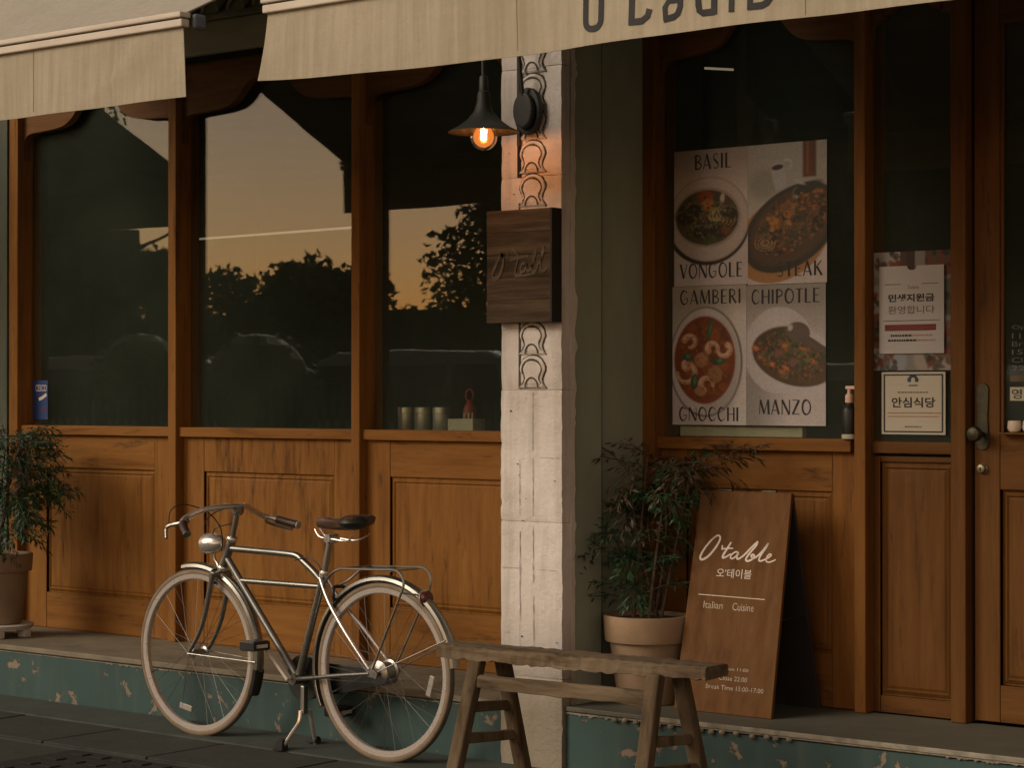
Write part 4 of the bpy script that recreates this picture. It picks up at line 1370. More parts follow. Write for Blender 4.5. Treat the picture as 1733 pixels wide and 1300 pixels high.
# ================================================================== bench
ben = thing('wooden_bench', 'rustic weathered wooden trestle bench in front of the white pillar', 'bench', (1.09, -1.06, 0))
def rough_plank(corner0, corner1, z0, z1, w0, w1, n, amp, parent, name, mat):
    """plank from (x,y) to (x,y) with worn, wavering edges"""
    vs, fs = [], []
    a, b = Vector((*corner0, 0)), Vector((*corner1, 0))
    d = (b - a).normalized()
    s = Vector((-d.y, d.x, 0))
    for i in range(n + 1):
        u = i / n
        p = a.lerp(b, u)
        w = (w0 + (w1 - w0) * u) / 2
        j = lambda k=1.0: amp * k * (rnd.random() - 0.5)
        z = 0.010 * math.sin(u * 3.1)
        ring_ = [(-w + j(), z0 + j() - z * 0.4), (w + j(), z0 + j() - z * 0.4), (w + j(0.6), z1 - 0.007 + j(0.6)), (w - 0.008 + j(0.6), z1 + j(0.5)), (0, z1 + 0.002 + j(0.4)), (-w + 0.008 + j(0.8), z1 + j(0.5)), (-w + j(0.8), z1 - 0.008 + j(0.8))]
        for q, zz in ring_:
            v = p + s * q
            vs.append((v.x, v.y, zz))
    K = 7
    for i in range(n):
        for k in range(K):
            fs.append((i * K + k, i * K + (k + 1) % K, (i + 1) * K + (k + 1) % K, (i + 1) * K + k))
    fs += [tuple(reversed(range(K))), tuple(range(n * K, n * K + K))]
    return MB().add(vs, fs).build(name, mat, parent, bev=0.003)
rough_plank((0.590, -1.072), (1.690, -1.035), 0.488, 0.530, 0.158, 0.136, 54, 0.010, ben, 'seat_plank', 'old_wood')
rough_plank((0.735, -1.135), (1.500, -1.100), 0.392, 0.436, 0.030, 0.030, 14, 0.006, ben, 'stretcher', 'old_wood')
legs = {'A': ((0.755, -1.120, 0.488), (0.700, -1.215, 0.0)), 'B': ((0.775, -1.010, 0.482), (0.800, -0.900, 0.0)),
        'C': ((1.508, -1.118, 0.496), (1.500, -1.215, 0.0)), 'D': ((1.520, -0.998, 0.482), (1.560, -0.890, 0.0))}
for k, (a, b) in legs.items():
    MB().bar(a, b, 0.052, 0.042, (0, 1, 0)).build('leg', 'old_wood_z', ben, bev=0.008)
for p, q, ts in (('A', 'B', (0.34, 0.56)), ('C', 'D', (0.44, 0.64))):
    for t in ts:
        a = Vector(legs[p][0]).lerp(Vector(legs[p][1]), t)
        b = Vector(legs[q][0]).lerp(Vector(legs[q][1]), t)
        MB().bar(a, b, 0.030, 0.034).build('rung', 'old_wood_z', ben, bev=0.004)

# ================================================================== sandwich board
sb = thing('sandwich_board', 'tall folding plywood pavement sign painted with the restaurant name and hours', 'sandwich board', (1.27, -0.21, 0.262))
FB, FT_ = (-0.385, 0.263), (-0.195, 1.052)      # (y, z) bottom and top of the front leaf
def leaf(y0, z0, y1, z1, x0, x1, x2, x3, th, name, mat):
    n = Vector((0, -(z1 - z0), (y1 - y0))).normalized()
    p = [Vector((x0, y0, z0)), Vector((x1, y0, z0)), Vector((x3, y1, z1)), Vector((x2, y1, z1))]
    b = [q - n * th for q in p]
    return MB().add(p + b, [(0, 1, 2, 3), (7, 6, 5, 4), (0, 4, 5, 1), (1, 5, 6, 2), (2, 6, 7, 3), (3, 7, 4, 0)]).build(name, mat, sb, bev=0.002)
X00, X01, X10, X11 = 1.068, 1.484, 1.060, 1.452
fl = leaf(FB[0], FB[1], FT_[0], FT_[1], X00, X01, X10, X11, 0.015, 'front_leaf', 'sign_ply')
leaf(-0.028, 0.263, -0.172, 1.046, X00 + 0.004, X01 - 0.010, X10 + 0.004, X11 - 0.004, -0.014, 'back_leaf', 'burnt_dark')
m = MB()
for x in (1.16, 1.35):
    m.tube([(x - 0.03, -0.183, 1.053), (x + 0.03, -0.183, 1.053)], 0.006, 8)
m.build('hinge', 'brass', sb)
m = MB()
m.tube([(1.452, -0.300, 0.60), (1.452, -0.100, 0.60)], 0.003, 5)
m.build('chain', 'black', sb)
NV = Vector((0, -(FT_[1] - FB[1]), (FT_[0] - FB[0]))).normalized()
if NV.y > 0:
    NV = -NV
def on_leaf(u, v, l):
    """u, v in 0..1 across and up the front leaf"""
    y = FB[0] + (FT_[0] - FB[0]) * v
    z = FB[1] + (FT_[1] - FB[1]) * v
    xa = X00 + (X10 - X00) * v
    xb = X01 + (X11 - X01) * v
    return tuple(Vector((xa + (xb - xa) * u, y, z)) + NV * (l + 0.0006))
# hand-brushed script, drawn stroke by stroke
S = MB()
cnt = [0]
def brush(pts, w0, w1=None, place=on_leaf, asp=0.50, mb=None):
    P = catmull([(p[0], p[1], 0) for p in pts], 6)
    k = len(P)
    w1 = w1 or w0
    # widths are in leaf-width units; v is squeezed by asp
    Q = [(p.x, p.y / asp) for p in P]
    ws = [(w0 + (w1 - w0) * math.sin(math.pi * min(1, 0.1 + 0.9 * i / (k - 1)))) for i in range(k)]
    ribbon(mb if mb is not None else S, Q, ws, lambda x, z, l: place(x, z * asp, l), 0.0002 * (cnt[0] % 4), 0.0005)
    cnt[0] += 1
A = 0.47      # v per u for a round stroke on this leaf
def sc(pts, ox=0.0, oy=0.0):
    """pixels of the lettering block (zoomed frame) to leaf u, v"""
    return [((x - 100) / 815.0 + ox, 0.797 - (y - 440) / 1920.0 + oy) for x, y in pts]
W1, W2 = 0.012, 0.022
brush(sc([(300, 448), (262, 478), (215, 540), (180, 605), (170, 648), (190, 664), (240, 632), (290, 565), (322, 500), (328, 462), (312, 446), (288, 452), (258, 482)]), W1, W2, asp=A)
brush(sc([(352, 530), (358, 545), (352, 562)]), 0.010, 0.016, asp=A)
brush(sc([(430, 500), (400, 560), (375, 610), (372, 636), (395, 632), (440, 600)]), W1, W2, asp=A)
brush(sc([(350, 565), (400, 555), (455, 552)]), 0.010, 0.014, asp=A)
brush(sc([(500, 585), (478, 582), (448, 605), (438, 632), (455, 642), (485, 620), (505, 588), (495, 620), (500, 642), (525, 632), (560, 600), (610, 540), (655, 490), (662, 486), (650, 520), (600, 590), (575, 640), (590, 655), (625, 640), (645, 610), (632, 596), (618, 608), (640, 628), (680, 600), (720, 550), (752, 500), (755, 495), (740, 530), (700, 600), (688, 640), (705, 648), (745, 630), (780, 606), (790, 590), (775, 586), (755, 610), (752, 645), (775, 655), (815, 640), (832, 628)]), 0.011, 0.019, asp=A)
def leaf_text(body, u0, u1, v0, v1, mat, bold=0.0):
    m = MB()
    text_into(m, body, on_leaf, u0, u1, v0, v1, 0.0, 0.0005, bold)
    m.build('lettering', mat, fl)
S.build('lettering', 'chalk', fl)
m = MB()
text_into(m, "오'테이블", on_leaf, 0.285, 0.660, 0.604, 0.646, 0.0, 0.0005, 0.0)
ribbon(m, [(0.115, 0.522), (0.825, 0.518)], 0.0032, on_leaf)
m.build('lettering', 'chalk', fl)
leaf_text('Italian', 0.185, 0.390, 0.462, 0.494, 'chalk_mid')
leaf_text('Cuisine', 0.495, 0.720, 0.460, 0.494, 'chalk_mid')
leaf_text('Open 11:00', 0.455, 0.730, 0.188, 0.207, 'chalk_mid')
leaf_text('Close 22:00', 0.435, 0.725, 0.148, 0.168, 'chalk_mid')
leaf_text('Break Time 15:00-17:00', 0.310, 0.900, 0.106, 0.126, 'chalk_mid')

# ================================================================== wooden box sign and lamp on the pillar
ws_ = thing('wall_sign', 'square dark charred wooden box sign with carved script, fixed to the white pillar', 'sign', (0.57, -0.63, 1.672))
zs0, zs1 = 1.672, 2.090
nb = 5
for i in range(nb):
    a = zs0 + (zs1 - zs0) * i / nb
    b = zs0 + (zs1 - zs0) * (i + 1) / nb
    BX(0.415, 0.716, -0.662 - rnd.uniform(0, 0.002), -0.640, a + 0.0002, b - 0.0002).build('board', 'burnt', ws_, bev=0.002)
BX(0.420, 0.714, -0.640, -0.606, zs0 + 0.003, zs1 - 0.003).build('box_side', 'burnt_dark', ws_)
BX(0.7145, 0.7245, -0.664, -0.604, zs0, zs1).build('box_side', 'burnt_dark', ws_, bev=0.002)
SG = MB()
PS = lambda u, v, l: (0.415 + 0.301 * u, -0.6645 - l, zs0 + 0.418 * v)
def carve(pts, w):
    P = catmull([(p[0], p[1], 0) for p in pts], 6)
    ribbon(SG, [(p.x, p.y / 1.4) for p in P], w, lambda x, z, l: PS(x, z * 1.4 / 1.0, l), 0.0003 * (cnt[0] % 4), 0.0006)
    cnt[0] += 1
def sg(pts):
    return [((x - 1310) / 375.0, 1 - (y - 30) / 650.0) for x, y in pts]
for P, w in (([(1405, 300), (1412, 280), (1395, 290), (1365, 350), (1345, 400), (1355, 425), (1385, 410), (1408, 350), (1412, 300), (1395, 285)], 0.030),
             ([(1435, 262), (1440, 280), (1432, 292)], 0.022),
             ([(1462, 250), (1500, 300), (1490, 350), (1482, 395), (1500, 410), (1530, 385)], 0.020),
             ([(1450, 320), (1500, 308), (1560, 300)], 0.016),
             ([(1540, 340), (1522, 345), (1512, 375), (1525, 392), (1545, 370), (1550, 340), (1552, 385), (1575, 370), (1600, 300), (1606, 270), (1592, 290), (1580, 370), (1590, 392), (1610, 375), (1612, 350), (1632, 330), (1650, 270), (1655, 250), (1640, 280), (1632, 370), (1645, 390), (1668, 372)], 0.018),
             ([(1480, 415), (1540, 410), (1600, 400)], 0.012)):
    carve(sg(P), w)
SG.build('carved_script', 'carve', ws_)

lamp = thing('wall_lamp', 'black gooseneck wall lamp with a conical shade and a lit amber bulb', 'lamp', (0.585, -0.62, 2.37))
m = MB()
prof = []
K = 20
m.add([], [])
P = [(0.585 + 0.062 * math.cos(2 * math.pi * k / K), 2.455 + 0.088 * math.sin(2 * math.pi * k / K)) for k in range(K)]
m.prism(P, -0.640, -0.6125)
P = [(0.585 + 0.045 * math.cos(2 * math.pi * k / K), 2.455 + 0.066 * math.sin(2 * math.pi * k / K)) for k in range(K)]
m.prism(P, -0.665, -0.6402)
m.prism([(0.560, 2.372), (0.610, 2.372), (0.625, 2.40), (0.545, 2.40)], -0.639, -0.6122)
m.build('mount_plate', 'lamp_black', lamp, bev=0.006)
m = MB()
m.box(0.522, 0.536, -0.618, -0.6062, 2.330, 2.95)
m.build('cable_duct', 'lamp_black', lamp, bev=0.003)
LX, LY = 0.585, -0.885
m = MB()
m.tube(catmull([(0.585, -0.655, 2.49), (0.585, -0.672, 2.58), (0.585, -0.690, 2.70), (0.585, -0.725, 2.78), (0.585, -0.79, 2.81), (0.585, -0.85, 2.78), (LX, LY, 2.70), (LX, LY, 2.53)], 6), 0.0075, 10)
m.build('gooseneck', 'lamp_black', lamp, smooth=True)
m = MB()
zr = 2.352
prof = [(0.012, zr + 0.205), (0.016, zr + 0.200), (0.017, zr + 0.150), (0.022, zr + 0.145), (0.026, zr + 0.105), (0.036, zr + 0.075), (0.060, zr + 0.046), (0.095, zr + 0.020), (0.126, zr + 0.004), (0.129, zr), (0.125, zr + 0.001), (0.093, zr + 0.016), (0.058, zr + 0.041), (0.034, zr + 0.070), (0.020, zr + 0.10), (0.015, zr + 0.11)]
m.lathe(prof, (LX, LY, 0), (0, 0, 1), 40, cap=False)
m.build('lamp_shade', 'lamp_black', lamp, smooth=True)
m = MB()
m.lathe([(0.016, 2.455), (0.016, 2.405), (0.014, 2.400)], (LX, LY, 0), (0, 0, 1), 16)
m.build('socket', 'brass', lamp, smooth=True)
zc_ = 2.340
m = MB()
vs, fs = [], []
prof = [(0.014, 0.058), (0.018, 0.047), (0.034, 0.034)] + [(0.050 * math.cos(a), 0.050 * math.sin(a) - 0.004) for a in [R(38 - 14.2 * k) for k in range(9)]] + [(0.001, -0.0545)]
m.lathe(prof, (LX, LY, zc_), (0, 0, 1), 28, cap=False)
bu = m.build('bulb', 'bulb', lamp, smooth=True)
m = MB()
Fp = []
for k in range(9):
    a = 2 * math.pi * k / 9
    q = a + 2 * math.pi / 18
    Fp += [(LX + 0.010 * math.cos(a), LY + 0.010 * math.sin(a), zc_ + 0.022), (LX + 0.008 * math.cos(q), LY + 0.008 * math.sin(q), zc_ - 0.014)]
m.tube(Fp, 0.0020, 6)
m.tube([(LX, LY, zc_ + 0.03), (LX, LY, zc_ - 0.02)], 0.0025, 6)
m.build('filament', 'filament', bu)
ld = bpy.data.lights.new('bulb_light', 'POINT')
ld.energy = 0.052
ld.color = (1.0, 0.56, 0.27)
ld.shadow_soft_size = 0.018
lo = bpy.data.objects.new('bulb_light', ld)
col.objects.link(lo)
lo.parent = lamp
lo.location = Vector((LX, LY, zc_ + 0.002)) - ORG[lamp.name]
# ================================================================== flower pots and plants
def pot(c, rt, rb, z0, z1, label, mat, rim_h):
    t = thing('flower_pot', label, 'flower pot', (c[0], c[1], z0), 'terracotta flower pots by the shopfronts')
    h = z1 - z0
    zr_ = z1 - rim_h
    rr = rb + (rt - rb) * (zr_ - z0) / h
    m = MB()
    m.lathe([(rb * 0.96, z0), (rb, z0 + 0.006), (rr - 0.008, zr_ - 0.002), (rr - 0.008, zr_ + 0.004), (rr - 0.02, zr_ + 0.004)], (c[0], c[1], 0), (0, 0, 1), 40, cap=False)
    m.lathe([(rb * 0.96, z0), (0.002, z0)], (c[0], c[1], 0), (0, 0, 1), 40, cap=False)
    m.build('pot_body', mat, t, smooth=True)
    m = MB()
    m.lathe([(rr - 0.012, zr_), (rr + 0.008, zr_ + 0.002), (rr + 0.010, zr_ + 0.008), (rt, z1 - 0.006), (rt - 0.003, z1), (rt - 0.016, z1), (rt - 0.020, z1 - 0.006), (rt - 0.026, z1 - 0.03)], (c[0], c[1], 0), (0, 0, 1), 40, cap=False)
    m.build('pot_rim', mat, t, smooth=True)
    m = MB()
    m.lathe([(rt - 0.021, z1 - 0.018), (0.09, z1 - 0.010), (0.001, z1 - 0.006)], (c[0], c[1], 0), (0, 0, 1), 40, cap=False)
    m.build('soil', 'soil', t)
    return t
PR = (0.893, -0.300)
PL = (-2.830, -0.400)
pot(PR, 0.166, 0.112, 0.2625, 0.588, 'terracotta flower pot standing between the white pillar and the sandwich board', 'terracotta', 0.098)
pot(PL, 0.170, 0.118, 0.322, 0.655, 'terracotta flower pot on a white footed stand at the left edge', 'terracotta_l', 0.085)
t = thing('pot_stand', 'white plastic footed stand under the left flower pot', 'plant stand', (PL[0], PL[1], 0.26))
m = MB()
m.lathe([(0.14, 0.296), (0.165, 0.298), (0.178, 0.318), (0.172, 0.3205), (0.14, 0.3205)], (PL[0], PL[1], 0), (0, 0, 1), 36)
m.build('tray', 'stand', t, smooth=True)
for k in range(6):
    a = R(25 + 60 * k)
    x, y = PL[0] + 0.145 * math.cos(a), PL[1] + 0.145 * math.sin(a)
    BX(x - 0.026, x + 0.026, y - 0.02, y + 0.02, 0.2605, 0.297).build('foot', 'stand', t, bev=0.004)

def leaflet(mb, p, d, n, L, w):
    s = d.cross(n).normalized()
    e = p + d * L
    q = p + d * (L * 0.45) - n * (0.10 * L)
    mb.add([p, q + s * w, e - n * (0.25 * L), q - s * w], [(0, 1, 2), (0, 2, 3)])

def spray_mesh(seed, nl, size):
    r = random.Random(seed)
    mb = MB()
    main = Vector((1, 0, 0.15)).normalized()
    for k in range(nl):
        u = 0.25 + 0.75 * k / nl
        p = main * (size * u) - Vector((0, 0, 0.25 * size * u * u))
        for s in (-1, 1):
            d0 = Vector((0.6, s * (0.55 + 0.4 * r.random()), r.uniform(-0.25, 0.3))).normalized()
            b = p + d0 * (size * 0.26 * r.uniform(0.5, 1.2))
            for j in range(3):
                d = (d0 + Vector((r.uniform(-0.7, 0.9), r.uniform(-0.7, 0.7), r.uniform(-0.7, 0.25)))).normalized()
                leaflet(mb, p.lerp(b, 0.45 + 0.27 * j), d, Vector((r.uniform(-0.4, 0.4), r.uniform(-0.4, 0.4), 1)).normalized(), r.uniform(0.022, 0.042), r.uniform(0.0028, 0.0048))
    mb.tube([(0, 0, 0), main * (size * 0.5) - Vector((0, 0, 0.06 * size)), main * size - Vector((0, 0, 0.25 * size))], [0.0022, 0.0016, 0.0008], 5)
    return mb
SPR = {}
def spray(parent, p, az, el, roll, mat, var, scl):
    key = (mat, var)
    if key not in SPR:
        mb = spray_mesh(50 + var, 6 + var % 3, 0.17)
        me = bpy.data.meshes.new('leaf_spray')
        me.from_pydata([tuple(v) for v in mb.v], [], mb.f)
        me.materials.append(M[mat])
        SPR[key] = me
    o = bpy.data.objects.new('leaf_spray', SPR[key])
    col.objects.link(o)
    o.parent = parent
    o.location = Vector(p) - ORG[parent.name]
    o.rotation_euler = (roll, -el, az)
    o.scale = (scl, scl, scl)
    ORG[o.name] = ORG[parent.name]
    return o

def shrub(base, label, blobs, stems, parent_name='potted_shrub', seed=3):
    r = random.Random(seed)
    t = thing(parent_name, label, 'shrub', base, 'leafy shrubs growing in the flower pots')
    tips = []
    for (tx, ty, tz) in stems:
        m = MB()
        a = Vector(base) + Vector((r.uniform(-0.05, 0.05), r.uniform(-0.05, 0.05), -0.02))
        b = Vector((tx, ty, tz))
        mid = a.lerp(b, 0.5) + Vector((r.uniform(-0.03, 0.03), r.uniform(-0.03, 0.03), 0.04))
        P = catmull([a, mid, b], 6)
        m.tube(P, [0.0075 - 0.005 * i / (len(P) - 1) for i in range(len(P))], 6)
        m.build('stem', 'stem', t)
        tips.append(P)
    for (c, rad, num, mats) in blobs:
        for k in range(num):
            while True:
                q = Vector((r.uniform(-1, 1), r.uniform(-1, 1), r.uniform(-1, 1)))
                if q.length < 1:
                    break
            p = Vector((c[0] + q.x * rad[0], c[1] + q.y * rad[1], c[2] + q.z * rad[2]))
            az = math.atan2(q.y, q.x) + r.uniform(-0.9, 0.9)
            spray(t, p, az, r.uniform(-0.7, 0.5), r.uniform(-0.5, 0.5), r.choice(mats), r.randrange(4), r.uniform(0.75, 1.25))
    return t
G, B_, RD = 'leaf', 'leaf_b', 'leaf_r'
sh = shrub((PR[0], PR[1], 0.575), 'green and reddish feathery shrub in the pot beside the sandwich board',
      [((0.91, -0.25, 1.13), (0.17, 0.11, 0.065), 26, [RD, RD, RD, G]), ((1.02, -0.16, 1.145), (0.12, 0.07, 0.055), 13, [RD, RD, G]),
       ((0.85, -0.26, 1.02), (0.14, 0.12, 0.09), 26, [G, G, B_, RD]), ((0.96, -0.24, 1.03), (0.08, 0.06, 0.05), 9, [G, B_]), ((0.79, -0.28, 0.86), (0.10, 0.09, 0.12), 28, [G, G, B_]),
       ((0.73, -0.32, 0.80), (0.05, 0.05, 0.05), 6, [B_, B_, G]), ((0.84, -0.28, 0.74), (0.08, 0.07, 0.11), 10, [G, G, G])],
      [(0.93, -0.26, 1.13), (0.82, -0.31, 1.08), (1.01, -0.18, 1.13), (0.75, -0.31, 0.86), (0.87, -0.27, 1.17), (0.98, -0.32, 1.02)], seed=5)
m = MB()
P = catmull([(0.86, -0.30, 1.05), (0.76, -0.32, 1.17), (0.66, -0.34, 1.23), (0.585, -0.36, 1.262)], 6)
m.tube(P, 0.0022, 6)
m.build('stem', 'leaf_r', sh)
for q in ((0.68, -0.34, 1.22), (0.60, -0.36, 1.255), (0.75, -0.32, 1.18)):
    spray(sh, q, R(175 + 40 * rnd.uniform(-1, 1)), 0.25, 0.2, 'leaf_r', 1, 0.55)
shrub((PL[0], PL[1], 0.640), 'dark green bushy shrub in the pot at the left edge',
      [((-2.84, -0.42, 1.08), (0.28, 0.20, 0.19), 95, [G, G, G, B_]), ((-2.68, -0.42, 0.98), (0.20, 0.14, 0.13), 50, [G, G, B_]), ((-2.72, -0.38, 1.16), (0.17, 0.12, 0.10), 30, [G, G, RD]), ((-2.82, -0.42, 0.82), (0.17, 0.14, 0.13), 36, [G])],
      [(-2.74, -0.42, 1.15), (-2.58, -0.40, 1.05), (-2.90, -0.38, 1.12), (-2.70, -0.36, 1.20), (-2.80, -0.45, 0.95)], seed=9)

# ================================================================== menu posters (flat prints, painted point by point)
class Canvas:
    def __init__(self, w, h, asp, colr):
        self.w, self.h = w, h
        u = np.linspace(0, 1, w)
        v = np.linspace(0, asp, h)
        self.u, self.v = np.meshgrid(u, v)
        self.c = np.empty((h, w, 3))
        self.c[:] = colr
        self.rs = np.random.RandomState(3)
    def mix(self, a, colr):
        a = np.clip(a, 0, 1)[..., None]
        self.c = self.c * (1 - a) + np.array(colr) * a
    def mask(self, cx, cy, rx, ry, rot=0.0, soft=0.03, pw=2.0):
        a = R(rot)
        x, y = self.u - cx, self.v - cy
        p = (x * math.cos(a) + y * math.sin(a)) / rx
        q = (-x * math.sin(a) + y * math.cos(a)) / ry
        d = (np.abs(p) ** pw + np.abs(q) ** pw) ** (1 / pw)
        return np.clip((1 - d) * min(rx, ry) / soft + 0.5, 0, 1)
    def ell(self, cx, cy, rx, ry, colr, rot=0.0, soft=0.012, op=1.0, pw=2.0):
        self.mix(self.mask(cx, cy, rx, ry, rot, soft, pw) * op, colr)
    def arc(self, cx, cy, r, w, a0, a1, colr, n=12, sq=1.0):
        for k in range(n):
            a = R(a0 + (a1 - a0) * k / (n - 1))
            t = k / (n - 1)
            ww = w * (1.0 - 0.45 * t)
            self.ell(cx + r * math.cos(a), cy + r * sq * math.sin(a), ww, ww, colr, 0, 0.012, 0.9)
    def scatter(self, cx, cy, rx, ry, rot, n, cols, s0, s1, op=0.8):
        a = R(rot)
        for k in range(n):
            t, q = self.rs.rand() * 2 * math.pi, math.sqrt(self.rs.rand()) * 0.93
            x, y = rx * q * math.cos(t), ry * q * math.sin(t)
            X, Y = cx + x * math.cos(a) - y * math.sin(a), cy + x * math.sin(a) + y * math.cos(a)
            s = self.rs.uniform(s0, s1)
            self.ell(X, Y, s, s * self.rs.uniform(0.4, 1.0), cols[self.rs.randint(len(cols))], self.rs.uniform(0, 180), 0.014, op)
    def rect(self, x0, x1, y0, y1, colr, soft=0.01):
        m = np.clip((self.u - x0) / soft + 0.5, 0, 1) * np.clip((x1 - self.u) / soft + 0.5, 0, 1) * np.clip((self.v - y0) / soft + 0.5, 0, 1) * np.clip((y1 - self.v) / soft + 0.5, 0, 1)
        self.mix(m, colr)

def print_sheet(cv, x0, x1, z0, z1, y, parent, tilt=0.0, curl=0.0):
    W, H = cv.w, cv.h
    vs = []
    for j in range(H):
        for i in range(W):
            x = x0 + (x1 - x0) * i / (W - 1)
            z = z1 - (z1 - z0) * j / (H - 1)
            vs.append((x, y - curl * math.sin(math.pi * i / (W - 1)) * math.sin(math.pi * j / (H - 1)) * 0.2, z + tilt * (x - x0)))
    fs = [(j * W + i, (j + 1) * W + i, (j + 1) * W + i + 1, j * W + i + 1) for j in range(H - 1) for i in range(W - 1)]
    cols = np.ones((W * H, 4))
    cols[:, :3] = np.clip(cv.c.reshape(-1, 3), 0, 1)
    return MB().add(vs, fs).build('printed_picture', 'print', parent, cols=cols)

# display capitals with heavy and hair strokes
T_, S_ = 0.20, 0.075
def arcp(cx, cy, rx, ry, a0, a1, n=10):
    return [(cx + rx * math.cos(R(a0 + (a1 - a0) * k / n)), cy + ry * math.sin(R(a0 + (a1 - a0) * k / n))) for k in range(n + 1)]
GL = {
    'I': (0.22, [([(0.11, 0), (0.11, 1)], T_)]),
    'L': (0.50, [([(0.10, 0), (0.10, 1)], T_), ([(0.1, 0.03), (0.50, 0.03)], S_)]),
    'E': (0.52, [([(0.10, 0), (0.10, 1)], T_), ([(0.1, 0.03), (0.52, 0.03)], S_), ([(0.1, 0.97), (0.50, 0.97)], S_), ([(0.1, 0.52), (0.44, 0.52)], S_)]),
    'T': (0.56, [([(0.28, 0), (0.28, 1)], T_), ([(0, 0.97), (0.56, 0.97)], S_)]),
    'H': (0.66, [([(0.10, 0), (0.10, 1)], T_), ([(0.60, 0), (0.60, 1)], T_ * 0.8), ([(0.1, 0.5), (0.6, 0.5)], S_)]),
    'A': (0.66, [([(0.03, 0), (0.30, 1)], S_), ([(0.30, 1), (0.60, 0)], T_), ([(0.10, 0.28), (0.50, 0.28)], S_)]),
    'V': (0.64, [([(0.06, 1), (0.34, 0)], T_), ([(0.34, 0), (0.62, 1)], S_)]),
    'N': (0.70, [([(0.06, 0), (0.06, 1)], S_), ([(0.06, 1), (0.62, 0)], T_), ([(0.65, 0), (0.65, 1)], S_)]),
    'M': (0.86, [([(0.05, 0), (0.12, 1)], S_), ([(0.12, 1), (0.42, 0.05)], T_), ([(0.42, 0.05), (0.72, 1)], S_), ([(0.74, 1), (0.78, 0)], T_)]),
    'K': (0.64, [([(0.10, 0), (0.10, 1)], T_), ([(0.12, 0.46), (0.56, 1)], S_), ([(0.24, 0.58), (0.60, 0)], T_)]),
    'Z': (0.62, [([(0.04, 0.97), (0.58, 0.97)], S_), ([(0.56, 0.97), (0.06, 0.03)], T_), ([(0.04, 0.03), (0.60, 0.03)], S_)]),
    'O': (0.74, [(arcp(0.37, 0.5, 0.30, 0.49, 90, 270), T_ * 0.85), (arcp(0.37, 0.5, 0.32, 0.48, -90, 90), S_ * 1.4)]),
    'C': (0.66, [(arcp(0.38, 0.5, 0.31, 0.49, 90, 270), T_ * 0.85), (arcp(0.38, 0.5, 0.28, 0.48, 35, 90), S_), (arcp(0.38, 0.5, 0.28, 0.48, -90, -35), S_)]),
    'G': (0.72, [(arcp(0.38, 0.5, 0.31, 0.49, 90, 270), T_ * 0.85), (arcp(0.38, 0.5, 0.28, 0.48, 40, 90), S_), (arcp(0.38, 0.42, 0.28, 0.40, -90, -5), S_), ([(0.40, 0.42), (0.68, 0.42)], S_)]),
    'S': (0.52, [(arcp(0.27, 0.76, 0.20, 0.22, 50, 215), S_ * 1.2), ([(0.10, 0.66), (0.42, 0.33)], T_ * 0.9), (arcp(0.25, 0.24, 0.20, 0.22, -140, 25), S_ * 1.2)]),
    'B': (0.58, [([(0.10, 0), (0.10, 1)], T_), (arcp(0.14, 0.75, 0.34, 0.23, -90, 90), S_ * 1.5), (arcp(0.14, 0.27, 0.40, 0.25, -90, 90), S_ * 1.6)]),
    'P': (0.56, [([(0.10, 0), (0.10, 1)], T_), (arcp(0.14, 0.72, 0.38, 0.26, -90, 90), S_ * 1.5)]),
    'R': (0.62, [([(0.10, 0), (0.10, 1)], T_), (arcp(0.14, 0.74, 0.36, 0.24, -90, 90), S_ * 1.4), ([(0.26, 0.50), (0.58, 0)], T_ * 0.85)]),
}
def deco(mb, word, x0, x1, z0, z1, place):
    tot = sum(GL[c][0] for c in word) + 0.13 * (len(word) - 1)
    sx, sz = (x1 - x0) / tot, (z1 - z0)
    x = 0.0
    n = 0
    for ch in word:
        w, strokes = GL[ch]
        for pts, t in strokes:
            ribbon(mb, [(x0 + (x + px) * sx, z0 + pz * sz) for px, pz in pts], t * sz * 0.80, place, 0.00025 * (n % 5), 0.0003)
            n += 1
        x += w + 0.13

PY = 0.0180
posters = []
def poster(label, x0, x1, z0, z1, paint, words, y=PY, tilt=0.0):
    t = thing('menu_poster', label, 'poster', ((x0 + x1) / 2, y, z0), 'menu posters stuck on the right window')
    BX(x0, x1, y + 0.0004, y + 0.0012, z0, z1).build('sheet', 'paper', t)
    asp = (z1 - z0) / (x1 - x0)
    cv = Canvas(132, int(132 * asp), 1.82, (0.52, 0.47, 0.46))
    paint(cv, asp)
    gr_ = cv.rs.normal(1.0, 0.10, (cv.h, cv.w, 1))
    gr_ = (gr_ + np.roll(gr_, 1, 0) + np.roll(gr_, 1, 1)) / 3
    cv.c *= 0.80 * gr_
    print_sheet(cv, x0, x1, z0, z1, y, t)
    m = MB()
    pl = lambda x, z, l: (x0 + (x1 - x0) * x, y - 0.0004 - l, z1 - (x1 - x0) * z)
    for wd, u0, u1, va, vb in words:
        deco(m, wd, u0, u1, -vb, -va, lambda x, z, l: pl(x, -z, l))
    m.build('lettering', 'ink', t)
    return t

